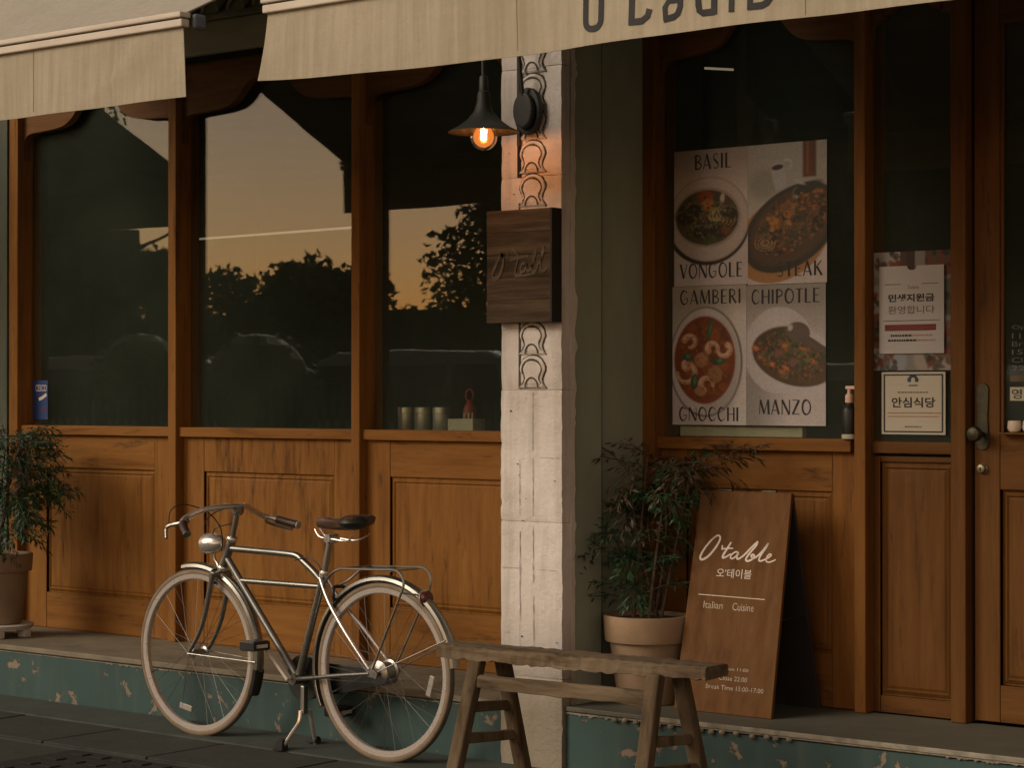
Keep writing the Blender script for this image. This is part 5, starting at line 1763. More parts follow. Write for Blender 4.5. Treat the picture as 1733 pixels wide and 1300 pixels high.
BRN, DBR, RED, ORG_, GRN, CRM, PNK = (0.10, 0.05, 0.025), (0.035, 0.022, 0.014), (0.24, 0.05, 0.018), (0.36, 0.14, 0.035), (0.055, 0.095, 0.030), (0.50, 0.36, 0.22), (0.50, 0.27, 0.16)
def p1(c, a):
    c.rect(-1, 2, -1, 0.42, (0.34, 0.30, 0.27), 0.5)
    c.rect(-1, 2, 1.30, 3, (0.50, 0.45, 0.46), 0.3)
    c.ell(0.46, 0.99, 0.57, 0.56, (0.035, 0.03, 0.028), -8, 0.02)
    c.ell(0.47, 0.93, 0.55, 0.57, (0.34, 0.29, 0.27), 0, 0.012)
    c.ell(0.465, 0.935, 0.535, 0.545, (0.44, 0.385, 0.36), 0, 0.02)
    c.ell(0.46, 0.91, 0.45, 0.40, (0.30, 0.26, 0.23), 0, 0.03)
    c.ell(0.45, 0.91, 0.425, 0.365, (0.075, 0.055, 0.028), 0, 0.02)
    c.scatter(0.45, 0.92, 0.40, 0.33, 0, 90, [DBR, BRN, (0.08, 0.085, 0.03), (0.05, 0.05, 0.03), GRN], 0.03, 0.08)
    c.ell(0.43, 0.64, 0.11, 0.09, RED, 10, 0.03)
    c.ell(0.46, 0.74, 0.09, 0.08, ORG_, 0, 0.03)
    c.ell(0.66, 0.67, 0.03, 0.07, (0.46, 0.42, 0.36), 8, 0.02)
    for k in range(16):
        c.arc(0.58 + 0.05 * (k % 4), 0.86 + 0.03 * (k // 4), 0.10, 0.014, 90 + 12 * k, 210 + 14 * k, (0.36, 0.30, 0.14), 9)
    for x, y in ((0.36, 1.10), (0.14, 0.90), (0.74, 0.86), (0.60, 1.08), (0.28, 0.80)):
        c.ell(x, y, 0.13, 0.085, (0.03, 0.028, 0.022), 20, 0.03)
        c.arc(x, y, 0.12, 0.012, 200, 330, (0.20, 0.17, 0.10), 9, 0.7)
    c.ell(0.70, 1.09, 0.07, 0.06, (0.15, 0.06, 0.03), 0, 0.03)
    c.scatter(0.45, 0.92, 0.38, 0.31, 0, 240, [(0.02, 0.015, 0.01), (0.26, 0.20, 0.11), (0.10, 0.10, 0.04), (0.16, 0.07, 0.03), (0.05, 0.035, 0.02)], 0.006, 0.022, 0.7)
def p2(c, a):
    c.rect(-1, 2, -1, 0.9, (0.36, 0.35, 0.32), 0.6)
    c.ell(0.20, 0.52, 0.20, 0.20, (0.22, 0.22, 0.19), 0, 0.12, 0.6)
    c.ell(0.40, 0.42, 0.085, 0.20, (0.40, 0.40, 0.43), -8, 0.03, 1, 3)
    c.ell(0.38, 0.31, 0.075, 0.035, (0.04, 0.03, 0.03), -8, 0.015)
    c.arc(0.50, 0.28, 0.06, 0.015, -120, 80, (0.5, 0.5, 0.52), 8)
    c.rect(0.70, 0.87, -0.1, 0.46, (0.12, 0.045, 0.02), 0.03)
    c.rect(0.745, 0.775, -0.1, 0.42, (0.22, 0.09, 0.045), 0.03)
    c.ell(0.44, 1.24, 0.66, 0.50, (0.36, 0.19, 0.075), -38, 0.02)
    c.ell(0.55, 1.10, 0.70, 0.47, (0.05, 0.045, 0.033), -40, 0.02)
    c.ell(0.56, 1.08, 0.62, 0.40, (0.090, 0.060, 0.036), -40, 0.04)
    c.scatter(0.56, 1.06, 0.56, 0.34, -40, 120, [BRN, DBR, (0.14, 0.085, 0.05), (0.07, 0.06, 0.04)], 0.03, 0.09)
    c.scatter(0.42, 0.95, 0.24, 0.14, -50, 34, [ORG_, (0.42, 0.20, 0.06), (0.22, 0.10, 0.03)], 0.015, 0.05)
    c.scatter(0.78, 0.76, 0.20, 0.14, -30, 30, [RED, BRN, ORG_, DBR], 0.02, 0.05)
    for q in (0.13, 0.09, 0.05):
        c.arc(0.22, 1.28, q, 0.013, 0, 360, (0.32, 0.22, 0.12), 26, 0.8)
    c.ell(0.62, 0.66, 0.05, 0.07, (0.44, 0.36, 0.28), 20, 0.03)
    c.ell(0.75, 0.60, 0.20, 0.07, (0.04, 0.045, 0.04), -20, 0.03)
    c.ell(0.66, 0.52, 0.07, 0.02, (0.40, 0.42, 0.44), 25, 0.02)
    c.scatter(0.56, 1.04, 0.56, 0.34, -40, 320, [(0.03, 0.02, 0.012), (0.22, 0.13, 0.06), (0.10, 0.06, 0.03), (0.05, 0.04, 0.025), (0.34, 0.18, 0.06)], 0.006, 0.024, 0.65)
def p3(c, a):
    c.rect(-1, 2, -1, 0.45, (0.36, 0.33, 0.29), 0.5)
    c.rect(0.72, 2, 0.3, 3, (0.60, 0.56, 0.54), 0.3)
    c.ell(0.455, 0.995, 0.495, 0.72, (0.06, 0.05, 0.045), 0, 0.02)
    c.ell(0.45, 0.99, 0.475, 0.70, (0.55, 0.52, 0.53), 0, 0.02)
    c.ell(0.60, 1.05, 0.33, 0.62, (0.36, 0.33, 0.29), 0, 0.10, 0.7)
    c.ell(0.44, 0.97, 0.415, 0.575, (0.20, 0.055, 0.020), 0, 0.02)
    c.scatter(0.44, 0.97, 0.39, 0.54, 0, 110, [(0.24, 0.07, 0.02), (0.14, 0.045, 0.018), (0.28, 0.09, 0.025), (0.11, 0.05, 0.02)], 0.03, 0.09, 0.6)
    for x, y, r_, a0 in ((0.24, 0.73, 0.075, 200), (0.55, 0.82, 0.07, 150), (0.70, 0.84, 0.08, -50), (0.19, 1.14, 0.12, -70), (0.47, 1.29, 0.085, 120), (0.20, 1.03, 0.045, 100)):
        c.arc(x, y, r_, 0.045, a0, a0 + 250, PNK, 16)
        c.arc(x - 0.008, y - 0.01, r_, 0.020, a0 + 10, a0 + 220, (0.62, 0.45, 0.34), 16)
    c.ell(0.40, 0.97, 0.095, 0.10, (0.33, 0.17, 0.085), 0, 0.02)
    c.ell(0.39, 0.955, 0.07, 0.07, (0.42, 0.235, 0.125), 0, 0.04)
    c.ell(0.58, 1.16, 0.10, 0.115, (0.30, 0.16, 0.075), 0, 0.02)
    c.ell(0.38, 1.38, 0.08, 0.06, (0.38, 0.20, 0.09), 20, 0.02)
    c.scatter(0.44, 0.97, 0.39, 0.54, 0, 200, [(0.34, 0.13, 0.04), (0.10, 0.03, 0.012), (0.26, 0.08, 0.02)], 0.005, 0.018, 0.6)
    for x, y, rx, ry, ro in ((0.51, 0.58, 0.032, 0.14, 14), (0.21, 0.93, 0.075, 0.05, 20), (0.64, 0.99, 0.085, 0.04, -10), (0.30, 1.25, 0.05, 0.10, 5)):
        c.ell(x, y, rx, ry, (0.028, 0.085, 0.05), ro, 0.015)
        c.ell(x + 0.008, y - 0.01, rx * 0.5, ry * 0.6, (0.11, 0.19, 0.12), ro, 0.02)
def p4(c, a):
    c.rect(-1, 2, -1, 0.5, (0.30, 0.28, 0.25), 0.6)
    c.rect(-1, 0.35, 1.0, 3, (0.30, 0.28, 0.27), 0.4)
    c.ell(0.42, 0.85, 0.45, 0.56, (0.52, 0.48, 0.48), 0, 0.015)
    c.ell(0.62, 0.98, 0.62, 0.42, (0.52, 0.485, 0.49), 22, 0.015)
    c.ell(0.30, 0.72, 0.26, 0.36, (0.58, 0.55, 0.55), 10, 0.12, 0.8)
    c.ell(0.58, 0.95, 0.53, 0.34, (0.095, 0.062, 0.032), 22, 0.02)
    c.ell(0.45, 0.76, 0.33, 0.22, (0.085, 0.065, 0.034), -5, 0.03)
    c.ell(0.80, 1.12, 0.26, 0.18, (0.11, 0.065, 0.030), 10, 0.03)
    c.scatter(0.55, 0.90, 0.46, 0.30, 20, 130, [(0.075, 0.06, 0.035), (0.12, 0.085, 0.05), (0.06, 0.075, 0.035), BRN, (0.16, 0.10, 0.07)], 0.02, 0.06)
    for x, y in ((0.20, 0.95), (0.33, 1.03), (0.46, 1.12), (0.12, 0.82), (0.72, 0.84), (0.84, 1.00), (0.66, 0.70), (0.50, 0.80), (0.50, 1.08)):
        c.ell(x, y, 0.055, 0.032, (0.42, 0.13, 0.04), 30, 0.02)
        c.ell(x, y - 0.005, 0.03, 0.015, (0.5, 0.20, 0.08), 30, 0.02)
    c.scatter(0.66, 0.86, 0.20, 0.16, 40, 26, [GRN, (0.10, 0.14, 0.05), (0.16, 0.17, 0.07)], 0.015, 0.04)
    c.scatter(0.57, 0.92, 0.47, 0.31, 20, 320, [(0.03, 0.025, 0.015), (0.24, 0.14, 0.07), (0.36, 0.12, 0.04), (0.09, 0.10, 0.04), (0.06, 0.035, 0.02)], 0.006, 0.024, 0.65)
    c.ell(0.42, 0.88, 0.05, 0.04, (0.20, 0.10, 0.09), 0, 0.02)
    c.ell(0.60, 1.00, 0.05, 0.05, (0.19, 0.10, 0.09), 0, 0.02)
    c.ell(0.66, 0.62, 0.15, 0.13, (0.13, 0.10, 0.08), 20, 0.015)
    c.ell(0.88, 0.80, 0.22, 0.05, (0.12, 0.09, 0.07), 28, 0.015)
    c.ell(0.56, 0.56, 0.03, 0.04, (0.50, 0.46, 0.42), 20, 0.02)
poster('upper left menu poster with a bowl of dark clams, lettered BASIL VONGOLE', 0.792, 1.1285, 1.824, 2.345, p1, [('BASIL', 0.285, 0.78, 0.055, 0.225), ('VONGOLE', 0.08, 0.93, 1.295, 1.46)])
poster('upper right menu poster with meat in a black pan and a white jug, lettered STEAK', 1.1295, 1.472, 1.8195, 2.345, p2, [('STEAK', 0.37, 0.945, 1.295, 1.455)])
poster('lower left menu poster with shrimp in red sauce, lettered GAMBERI GNOCCHI', 0.784, 1.1215, 1.291, 1.8225, p3, [('GAMBERI', 0.105, 0.93, 0.045, 0.205), ('GNOCCHI', 0.09, 0.90, 1.375, 1.53)])
poster('lower right menu poster with a beef stew on a white plate, lettered CHIPOTLE MANZO', 1.1225, 1.4665, 1.291, 1.8175, p4, [('CHIPOTLE', 0.065, 0.925, 0.050, 0.205), ('MANZO', 0.16, 0.82, 1.25, 1.41)])
tag(BX(0.80, 1.35, 0.045, 0.075, 1.2465, 1.285).build('menu_board', 'cream_box', bev=0.003), 'pale green strip of card lying under the food posters', 'card')

# narrow side light: photo poster, white notice, cream certificate
t = thing('photo_poster', 'dark collage poster of dishes half hidden behind the white paper notice', 'poster', (1.82, 0.0, 1.49))
BX(1.6725, 2.0055, 0.0086, 0.0105, 1.493, 1.918).build('sheet', 'paper', t)
cv = Canvas(80, 102, 1.28, (0.28, 0.27, 0.25))
for k, (x, y, c1) in enumerate(((0.20, 0.10, (0.40, 0.40, 0.38)), (0.75, 0.10, (0.14, 0.07, 0.05)), (0.10, 0.55, (0.40, 0.41, 0.42)), (0.92, 0.50, (0.12, 0.12, 0.09)), (0.10, 1.18, (0.36, 0.38, 0.42)), (0.78, 1.15, (0.42, 0.37, 0.30)), (0.12, 0.85, (0.20, 0.10, 0.06)), (0.9, 0.95, (0.20, 0.12, 0.07)))):
    cv.ell(x, y, 0.30, 0.20, c1, 0, 0.03)
    cv.scatter(x, y + 0.02, 0.20, 0.13, 0, 22, [BRN, DBR, RED, (0.10, 0.09, 0.05)], 0.02, 0.06)
cv.rect(0.32, 0.40, -1, 0.2, (0.10, 0.05, 0.03))
cv.rect(0.50, 0.62, -1, 0.2, (0.30, 0.28, 0.25))
cv.rect(0.40, 0.50, -1, 0.2, (0.06, 0.035, 0.03))
cv.c *= 0.6
print_sheet(cv, 1.6725, 2.0055, 1.493, 1.918, 0.0080, t)
# notice
t = thing('paper_notice', 'white paper notice with Korean lettering and a dark red bar, taped over the collage poster', 'notice', (1.828, 0, 1.553))
NX0, NX1, NZ0, NZ1, NY = 1.700, 1.958, 1.553, 1.866, -0.0005
m = MB()
P = [(NX0, NZ0), (NX1, NZ0), (NX1, NZ1)] + [(1.832 + 0.020 * math.cos(a), NZ1 - 0.016 * math.sin(a)) for a in [math.pi * k / 8 for k in range(9)]] + [(NX0, NZ1)]
m.prism(P, NY, NY + 0.0015)
m.build('sheet', 'paper', t)
PN = lambda u, v, l: (NX0 + (NX1 - NX0) * u, NY - 0.0006 - l, NZ0 + (NZ1 - NZ0) * v)
def note(body, u0, u1, v0, v1, mat, bold=0.0, place=PN, parent=None):
    m = MB()
    text_into(m, body, place, u0, u1, v0, v1, 0.0, 0.0004, bold)
    m.build('lettering', mat, parent or t)
note('민생지원금', 0.145, 0.855, 0.588, 0.680, 'ink', 0.035)
note('환영합니다', 0.140, 0.860, 0.452, 0.545, 'ink_grey', 0.004)
note('Table', 0.44, 0.62, 0.735, 0.775, 'ink_orange')
m = MB()
ribbon(m, [(0.09, 0.296), (0.88, 0.296)], 0.070, PN)
m.build('red_bar', 'ink_red', t)
m = MB()
for a, b, v in ((0.09, 0.34, 0.792), (0.66, 0.92, 0.792), (0.06, 0.94, 0.375)):
    ribbon(m, [(a, v), (b, v)], 0.006, PN)
r_ = random.Random(4)
for v, a, b in ((0.205, 0.18, 0.46), (0.150, 0.14, 0.56)):
    u = a
    while u < b:
        w = r_.uniform(0.02, 0.05)
        ribbon(m, [(u, v), (u + w, v)], 0.022, PN)
        u += w + 0.010
m.build('fine_print', 'ink', t, kind='stuff')
m = MB()
for v, a, b in ((0.205, 0.48, 0.80), (0.150, 0.58, 0.86)):
    u = a
    while u < b:
        w = r_.uniform(0.02, 0.05)
        ribbon(m, [(u, v), (u + w, v)], 0.014, PN)
        u += w + 0.012
m.build('fine_print', 'ink_orange', t, kind='stuff')
# certificate
t = thing('certificate_sticker', 'square cream notice with a thin black border and large Korean lettering, below the white notice', 'notice', (1.833, 0, 1.268))
CX0, CX1, CZ0, CZ1, CY = 1.708, 1.962, 1.264, 1.487, 0.0015
BX(CX0, CX1, CY, CY + 0.003, CZ0, CZ1).build('sheet', 'notice_cream', t)
PC = lambda u, v, l: (CX0 + (CX1 - CX0) * u, CY - 0.0005 - l, CZ0 + (CZ1 - CZ0) * v)
m = MB()
for P in ([(0.04, 0.045), (0.96, 0.045)], [(0.04, 0.955), (0.96, 0.955)], [(0.045, 0.04), (0.045, 0.96)], [(0.955, 0.04), (0.955, 0.96)]):
    ribbon(m, P, 0.022, PC, 0.0002 * (P[0][0] == P[1][0]))
m.build('border', 'ink', t)
note('안심식당', 0.160, 0.845, 0.430, 0.595, 'ink', 0.022, PC, t)
m = MB()
ribbon(m, [(0.42, 0.86), (0.47, 0.93), (0.53, 0.93), (0.57, 0.86)], 0.05, PC)
ribbon(m, [(0.44, 0.84), (0.44, 0.90)], 0.05, PC, 0.0003)
ribbon(m, [(0.555, 0.84), (0.555, 0.90)], 0.05, PC, 0.0006)
ribbon(m, [(0.43, 0.785), (0.57, 0.785)], 0.018, PC)
m.build('emblem', 'ink_blue', t)
m = MB()
for v, a, b, h_ in ((0.675, 0.26, 0.74, 0.020), (0.125, 0.37, 0.63, 0.024)):
    u = a
    while u < b:
        w = r_.uniform(0.018, 0.045)
        ribbon(m, [(u, v), (u + w, v)], h_, PC)
        u += w + 0.012
m.build('fine_print', 'ink_grey', t, kind='stuff')
m = MB()
for v, a, b, h_ in ((0.345, 0.10, 0.90, 0.018), (0.288, 0.10, 0.90, 0.014)):
    u = a
    while u < b:
        w = r_.uniform(0.018, 0.045)
        ribbon(m, [(u, v), (u + w, v)], h_, PC)
        u += w + 0.012
m.build('fine_print', 'ink_orange', t)

# blue sticker inside the leftmost window
t = thing('window_sticker', 'small blue sticker with white lettering at the lower left of the leftmost window', 'sticker', (-3.10, 0.04, 1.285))
BX(-3.116, -3.000, 0.0435, 0.0446, 1.285, 1.480).build('sheet', 'sticker_blue', t)
PB = lambda x, z, l: (x, 0.0430 - l, z)
note('CESCO', -3.095, -3.008, 1.425, 1.458, 'chalk', 0.01, PB, t)
m = MB()
ribbon(m, [(-3.068, 1.385), (-3.045, 1.392), (-3.008, 1.410)], 0.016, PB)
m.build('white_swoosh', 'chalk', t)
m = MB()
ribbon(m, [(-3.088, 1.402), (-3.070, 1.408)], 0.010, PB)
ribbon(m, [(-3.045, 1.330), (-3.020, 1.338)], 0.018, PB)
m.build('red_mark', 'ink_red', t)

# stickers on the door glass
t = thing('door_sticker', 'pale green strip sticker with dark lettering on the door glass', 'sticker', (2.26, 0.01, 1.383))
BX(2.205, 2.36, 0.0100, 0.0112, 1.385, 1.432).build('sheet', 'cream_box', t)
note('영업중', 2.212, 2.345, 1.391, 1.426, 'ink', 0.01, lambda x, z, l: (x, 0.0094 - l, z), t)
t = thing('opening_hours_sticker', 'faint pale list of opening hours lettered on the door glass', 'sticker', (2.29, 0.01, 1.45))
DY = lambda x, z, l: (x, 0.0108 - l, z)
for k, s in enumerate(('Open', '11:00', 'Break', '15:00', 'Close', '22:00')):
    note(s, 2.212, 2.212 + 0.022 * len(s), 1.628 - 0.028 * k, 1.646 - 0.028 * k, 'ink_grey', 0.0, DY, t)
m = MB()
ribbon(m, [(2.205, 1.462), (2.36, 1.462)], 0.022, DY)
m.build('highlight_bar', 'carve', t)
# cups on the door's glazing ledge
cup = None
for x in (2.236, 2.292):
    m = MB()
    m.lathe([(0.014, 1.2765), (0.019, 1.279), (0.025, 1.292), (0.0225, 1.315), (0.019, 1.3165), (0.018, 1.300)], (x, -0.018, 0), (0, 0, 1), 18, cap=False)
    m.lathe([(0.019, 1.3005), (0.001, 1.3005)], (x, -0.018, 0), (0, 0, 1), 18, cap=False)
    c = m.build('small_cup', 'ceramic', smooth=True)
    tag(c, 'small pale cup on the door ledge, %s' % ('nearer the knob' if x < 2.26 else 'cut off by the right edge'), 'cup', 'small cups on the door ledge')
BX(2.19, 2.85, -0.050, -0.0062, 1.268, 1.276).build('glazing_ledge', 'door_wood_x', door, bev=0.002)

# pump bottle on the sill of the poster window
t = thing('pump_bottle', 'dark bottle with a pale pink pump top on the poster window sill', 'bottle', (1.602, -0.065, 1.245))
m = MB()
m.lathe([(0.024, 1.2455), (0.0265, 1.250), (0.0265, 1.345), (0.024, 1.358), (0.013, 1.368), (0.013, 1.376)], (1.592, -0.028, 0), (0, 0, 1), 20)
m.build('bottle_body', 'black', t, smooth=True)
m = MB()
m.lathe([(0.026, 1.2455), (0.0275, 1.2465), (0.0275, 1.262), (0.027, 1.263)], (1.592, -0.028, 0), (0, 0, 1), 20)
m.build('base_label', 'cream_box', t, smooth=True)
m = MB()
m.lathe([(0.015, 1.3765), (0.015, 1.400), (0.012, 1.408), (0.007, 1.410), (0.007, 1.425)], (1.592, -0.028, 0), (0, 0, 1), 16)
m.box(1.580, 1.618, -0.036, -0.020, 1.4255, 1.438)
m.build('pump_top', 'peach', t, bev=0.002)

# ================================================================== inside the left window
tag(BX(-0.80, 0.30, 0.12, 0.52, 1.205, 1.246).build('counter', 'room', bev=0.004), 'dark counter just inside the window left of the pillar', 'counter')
def tin(x, label, h=0.108):
    t = thing('tin_canister', label, 'canister', (x, 0.2, 1.2465), 'tins on the counter inside')
    m = MB()
    m.lathe([(0.036, 1.2468), (0.037, 1.249), (0.037, 1.246 + h * 0.74), (0.036, 1.246 + h * 0.745)], (x, 0.20, 0), (0, 0, 1), 24)
    m.build('canister_body', 'tin', t, smooth=True)
    m = MB()
    m.lathe([(0.036, 1.246 + h * 0.75), (0.038, 1.246 + h * 0.76), (0.038, 1.244 + h), (0.034, 1.246 + h)], (x, 0.20, 0), (0, 0, 1), 24)
    m.build('lid', 'tin', t, smooth=True)
tin(-0.757, 'leftmost of three tin canisters behind the glass, next to the mullion')
tin(-0.660, 'middle one of three tin canisters behind the glass')
tin(-0.555, 'rightmost of three tin canisters behind the glass, beside the cream box')
t = thing('cream_box', 'low cream cardboard box with tools in it behind the glass', 'box', (-0.40, 0.2, 1.2465))
m = MB()
m.box(-0.475, -0.335, 0.15, 0.23, 1.2468, 1.250)
m.box(-0.475, -0.335, 0.15, 0.153, 1.2502, 1.304)
m.box(-0.475, -0.335, 0.227, 0.23, 1.2502, 1.304)
m.box(-0.475, -0.472, 0.1532, 0.2268, 1.2502, 1.304)
m.box(-0.338, -0.335, 0.1532, 0.2268, 1.2502, 1.304)
m.build('carton', 'cream_box', t)
m = MB()
for x in (-0.42, -0.395, -0.375):
    m.tube([(x, 0.19, 1.2505), (x + 0.004, 0.19, 1.33)], 0.003, 6)
m.build('handles', 'tin', t)
t = thing('red_bottle', 'red squeeze bottle with a loop top standing behind the tins', 'bottle', (-0.55, 0.36, 1.2465))
m = MB()
m.lathe([(0.028, 1.2468), (0.030, 1.25), (0.030, 1.345), (0.018, 1.365), (0.010, 1.385)], (-0.53, 0.36, 0), (0, 0, 1), 18)
m.build('bottle_body', 'red', t, smooth=True)
m = MB()
m.tube([(-0.53 + 0.022 * math.cos(a), 0.36, 1.405 + 0.026 * math.sin(a)) for a in [2 * math.pi * k / 14 for k in range(14)]], 0.004, 6, closed=True)
m.build('loop_top', 'red', t, smooth=True)
m = MB()
m.tube([(-4.02, 2.0, 2.338), (-2.75, 2.0, 2.346)], 0.0065, 8)
o = m.build('strip_light', 'tube_light')
tag(o, 'thin long strip light glowing inside behind the middle left window', 'strip light', 'strip lights inside')
m = MB()
m.tube([(-0.40, 2.0, 3.015), (-0.235, 2.0, 2.992)], 0.006, 8)
o = m.build('strip_light', 'tube_light')
o.scale = (1, 1, 1)
tag(o, 'short strip light glowing inside above the food posters', 'strip light', 'strip lights inside')

# ================================================================== across the street (seen mirrored in the glass)
def tree_crown(mb, blobs, n, size, r):
    for k in range(n):
        c, rad = blobs[r.randrange(len(blobs))]
        while True:
            q = Vector((r.uniform(-1, 1), r.uniform(-1, 1), r.uniform(-1, 1)))
            if 0.2 < q.length < 1:
                break
        q *= 0.75 + 0.35 * r.random() ** 0.5
        p = Vector((c[0] + q.x * rad, c[1] + q.y * rad, c[2] + q.z * rad * 0.85))
        d = Vector((r.gauss(0, 1), r.gauss(0, 1), r.gauss(0, 1))).normalized()
        n_ = Vector((r.gauss(0, 1), r.gauss(0, 1), r.gauss(0, 1))).normalized()
        s = size * r.uniform(0.6, 1.4)
        leaflet(mb, p, d, n_, s, s * 0.28)
def tree(x, y, h, cr, label, n=7000, size=0.15, seed=1, sparse=False, group='trees across the street'):
    r = random.Random(seed)
    t = thing('street_tree', label, 'tree', (x, y, -0.03), group)
    m = MB()
    P = catmull([(x, y, -0.05), (x + 0.08, y, h * 0.3), (x - 0.05, y + 0.05, h * 0.62), (x + 0.05, y, h * 0.92)], 4)
    m.tube(P, [0.15 * h / 5 * (1 - 0.8 * i / (len(P) - 1)) for i in range(len(P))], 8)
    for k in range(7):
        a = 2 * math.pi * k / 7 + r.random()
        z = h * r.uniform(0.35, 0.75)
        m.tube(catmull([(x, y, z), (x + cr * 0.45 * math.cos(a), y + cr * 0.45 * math.sin(a), z + cr * 0.35), (x + cr * 0.9 * math.cos(a), y + cr * 0.9 * math.sin(a), z + cr * 0.55)], 3), [0.05 * h / 5] * 4 + [0.02 * h / 5] * 3, 6)
    m.build('trunk', 'bark', t)
    m = MB()
    zc = h - cr * 0.85
    bl = [((x, y, zc), cr * 0.75)]
    for k in range(9 if not sparse else 14):
        a, e = r.uniform(0, 2 * math.pi), r.uniform(-0.5, 1.0)
        q = cr * (0.62 if not sparse else 0.85)
        bl.append(((x + q * math.cos(a) * math.cos(e), y + q * math.sin(a) * math.cos(e), zc + q * math.sin(e) * 0.9), cr * (r.uniform(0.28, 0.48) if not sparse else r.uniform(0.10, 0.2))))
    if sparse:
        bl = bl[1:]
    tree_crown(m, bl, n, size, r)
    m.build('crown', 'tree_leaf', t, kind='stuff')
    return t
tree(-24.6, -19.8, 4.1, 0.95, 'small round street tree by the dark building corner', seed=2)
tree(-22.0, -20.2, 3.95, 1.5, 'broad street tree, tallest of the middle row mirrored in the glass', seed=3)
tree(-20.3, -20.0, 3.80, 1.3, 'rounded street tree at the right of the middle row', seed=4)
tree(-15.9, -20.5, 5.6, 2.1, 'large dark street tree mirrored beside the pillar', n=11000, seed=6)
tree(-12.2, -21.0, 6.0, 2.6, 'large street tree mirrored behind the poster window', n=11000, seed=7)
tree(-14.1, -9.4, 5.0, 1.25, 'thin sapling with sparse leaves across the street', n=420, size=0.13, seed=12, sparse=True)
r_ = random.Random(8)
t = thing('hedge', 'long dark hedge behind the parked cars across the street', 'hedge', (-20, -21.4, -0.03))
m = MB()
m.box(-27, -9, -22.2, -21.2, -0.03, 2.9)
m.build('hedge_core', 'tree_leaf', t)
m = MB()
bl = []
for k in range(60):
    x = -27 + 18 * k / 59
    bl += [((x, -21.3 + r_.uniform(-0.2, 0.2), z), 0.55) for z in (0.6, 1.6, 2.5 + r_.uniform(-0.15, 0.3))]
tree_crown(m, bl, 14000, 0.15, r_)
m.build('hedge_leaves', 'tree_leaf', t, kind='stuff')
for x, z, r2, lb in ((-11.65, 1.62, 0.52, 'round clipped bush on a stem, mirrored in the leftmost window'), (-9.95, 1.5, 0.62, 'round clipped bush on a stem, mirrored in the middle left window')):
    t = thing('clipped_bush', lb, 'bush', (x, -8.2, -0.03), 'clipped bushes across the street')
    m = MB()
    m.tube([(x, -8.2, -0.05), (x, -8.2, z)], 0.05, 8)
    m.build('trunk', 'bark', t)
    m = MB()
    m.ellipsoid((x, -8.2, z), (r2 * 0.85, r2 * 0.85, r2 * 0.85), 14, 9)
    m.build('crown_core', 'tree_leaf', t)
    m = MB()
    tree_crown(m, [((x, -8.2, z), r2)], 1100, 0.10, r_)
    m.build('crown', 'tree_leaf', t, kind='stuff')

b2 = thing('corner_building', 'tall dark rendered building on the far street corner, mirrored in the leftmost window', 'building', (-36, -20.8, -0.03))
BX(-46, -26.75, -20.6, -20.2, -0.03, 10.0).build('wall', 'far_wall', b2)
BX(-26.748, -25.75, -20.55, -20.25, -0.03, 4.55).build('wing', 'far_wall', b2)
BX(-46.2, -26.70, -20.65, -20.15, 10.0, 10.3).build('parapet', 'far_dark', b2)

tag(BX(-14.6, -8.5, -30.0, -24.0, -0.03, 10.5).build('far_block', 'far_dark'), 'dark flat block across the street behind the trees, mirrored in the poster window', 'building')

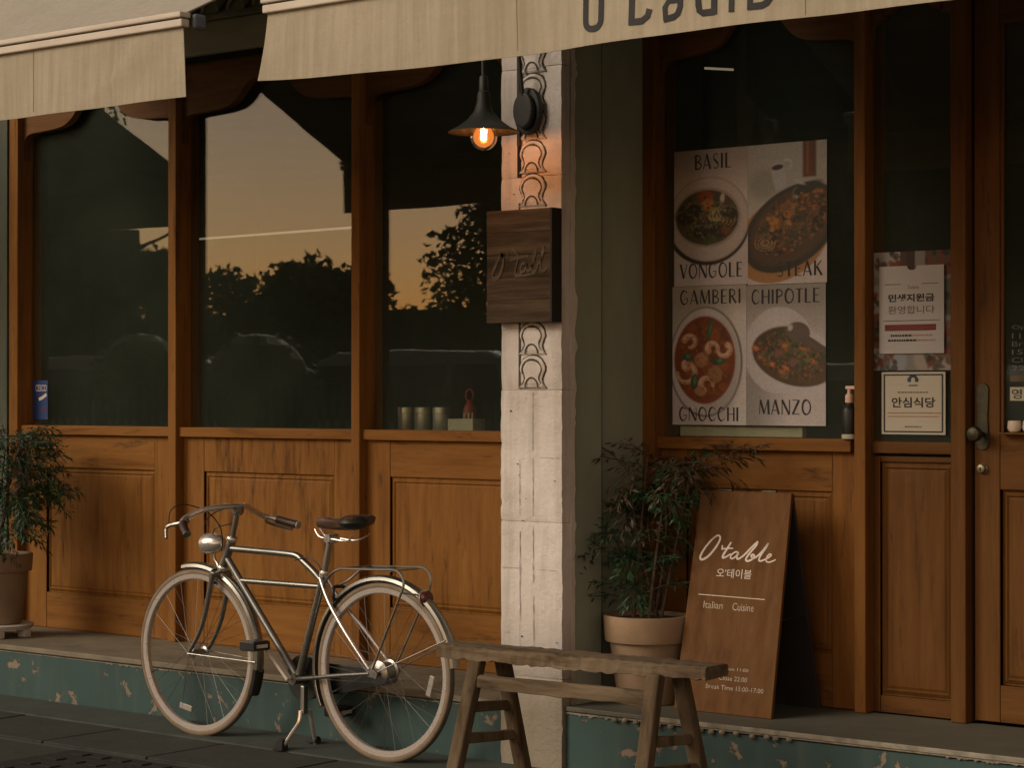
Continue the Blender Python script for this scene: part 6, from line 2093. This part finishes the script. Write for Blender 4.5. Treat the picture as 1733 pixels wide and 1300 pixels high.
# parked cars
def car(x0, y, mat, label, h=1.86):
    L, W = 4.5, 1.76
    t = thing('parked_car', label, 'car', (x0 + L / 2, y, -0.03), 'cars parked across the street')
    def loft(secs, name, mt, parent):
        vs, fs = [], []
        for poly_y, wz in secs:
            pass
    prof = [(0.0, 0.35), (0.02, 0.78), (0.10, 1.00), (1.00, 1.10), (4.35, 1.14), (4.48, 0.95), (4.50, 0.40), (4.3, 0.28), (0.2, 0.28)]
    m = MB()
    m.prism([(x0 + a, b) for a, b in prof][::-1], y - W / 2, y + W / 2)
    body = m.build('body', mat, t, bev=0.06)
    cab = [(0.95, 1.08), (1.70, h - 0.12), (1.95, h - 0.02), (2.8, h), (3.9, h - 0.03), (4.15, h - 0.12), (4.42, 1.12)]
    m = MB()
    k = len(cab)
    vs = []
    for s, ins in ((-1, 0.0), (1, 0.0)):
        for a, b in cab:
            q = (b - 1.08) / (h - 1.08)
            vs.append((x0 + a, y + s * (W / 2 - 0.03 - 0.13 * q), b))
    fs = [tuple(range(k)), tuple(reversed(range(k, 2 * k)))] + [(i, i + k, (i + 1) % k + k, (i + 1) % k) for i in range(k)]
    m.add(vs, fs)
    m.build('cabin', mat, t, bev=0.05)
    for s in (-1, 1):
        for a0, a1, b0, b1 in ((1.42, 2.45, 1.62, 2.45), (2.55, 3.45, 2.55, 3.45), (3.55, 4.22, 3.55, 4.05)):
            m = MB()
            z0, z1 = 1.16, h - 0.16
            f = lambda z: y + s * (W / 2 - 0.03 - 0.13 * (z - 1.08) / (h - 1.08) + 0.004)
            g_ = lambda z: f(z) - s * 0.02
            m.add([(x0 + a0, f(z0), z0), (x0 + a1, f(z0), z0), (x0 + b1, f(z1), z1), (x0 + b0, f(z1), z1), (x0 + a0, g_(z0), z0), (x0 + a1, g_(z0), z0), (x0 + b1, g_(z1), z1), (x0 + b0, g_(z1), z1)],
                  [(0, 1, 2, 3), (7, 6, 5, 4), (0, 4, 5, 1), (1, 5, 6, 2), (2, 6, 7, 3), (3, 7, 4, 0)])
            m.build('window', 'car_glass', t)
        for a in (0.85, 3.60):
            m = MB()
            m.lathe([(0.12, 0.0), (0.30, 0.0), (0.33, 0.03), (0.33, 0.19), (0.30, 0.22), (0.12, 0.22)], (x0 + a, y + s * (W / 2 - 0.10) - 0.11 * 1 + (0.0 if s < 0 else 0.0), 0.30), (0, 1, 0), 22)
            w = m.build('wheel', 'rubber', t, smooth=True)
            m = MB()
            m.lathe([(0.19, -0.004), (0.20, 0.0), (0.05, 0.015)], (x0 + a, y + s * (W / 2 + 0.012), 0.30), (0, s, 0), 18)
            m.build('rim', 'steel', w, smooth=True)
    for yy in (-0.62, 0.62):
        MB().ellipsoid((x0 + 0.04, y + yy, 0.80), (0.06, 0.17, 0.08), 10, 6).build('headlight', 'refl_white', t, smooth=True)
        MB().ellipsoid((x0 + 4.46, y + yy, 0.92), (0.05, 0.12, 0.12), 10, 6).build('tail_light', 'red_plastic', t, smooth=True)
    return t
car(-11.5, -9.6, 'car_blue', 'tall blue grey car parked behind the railing, mirrored beside the pillar')
car(-16.6, -9.6, 'car_grey', 'grey car parked behind the railing, mirrored in the middle left window')
car(-6.6, -9.9, 'car_grey', 'grey car parked across the street nearest the camera', 1.7)

# railing in front of the cars
rl = thing('railing', 'dark metal railing with upright bars along the far kerb', 'railing', (-9.5, -7.9, -0.03))
for z in (0.18, 1.36):
    BX(-15.0, -5.0, -7.93, -7.88, z, z + 0.045).build('rail', 'railing_paint', rl)
p0 = None
x = -14.9
k = 0
while x < -5.0:
    if p0 is None:
        p0 = BX(x, x + 0.035, -7.925, -7.885, -0.03, 1.50).build('picket', 'railing_paint', rl)
    else:
        copy_part(p0, rl, (x + 14.9, 0, 0))
    x += 0.13
for x in (-15.0, -12.0, -9.0, -6.0):
    BX(x, x + 0.09, -7.96, -7.86, -0.03, 1.62).build('post', 'railing_paint', rl)
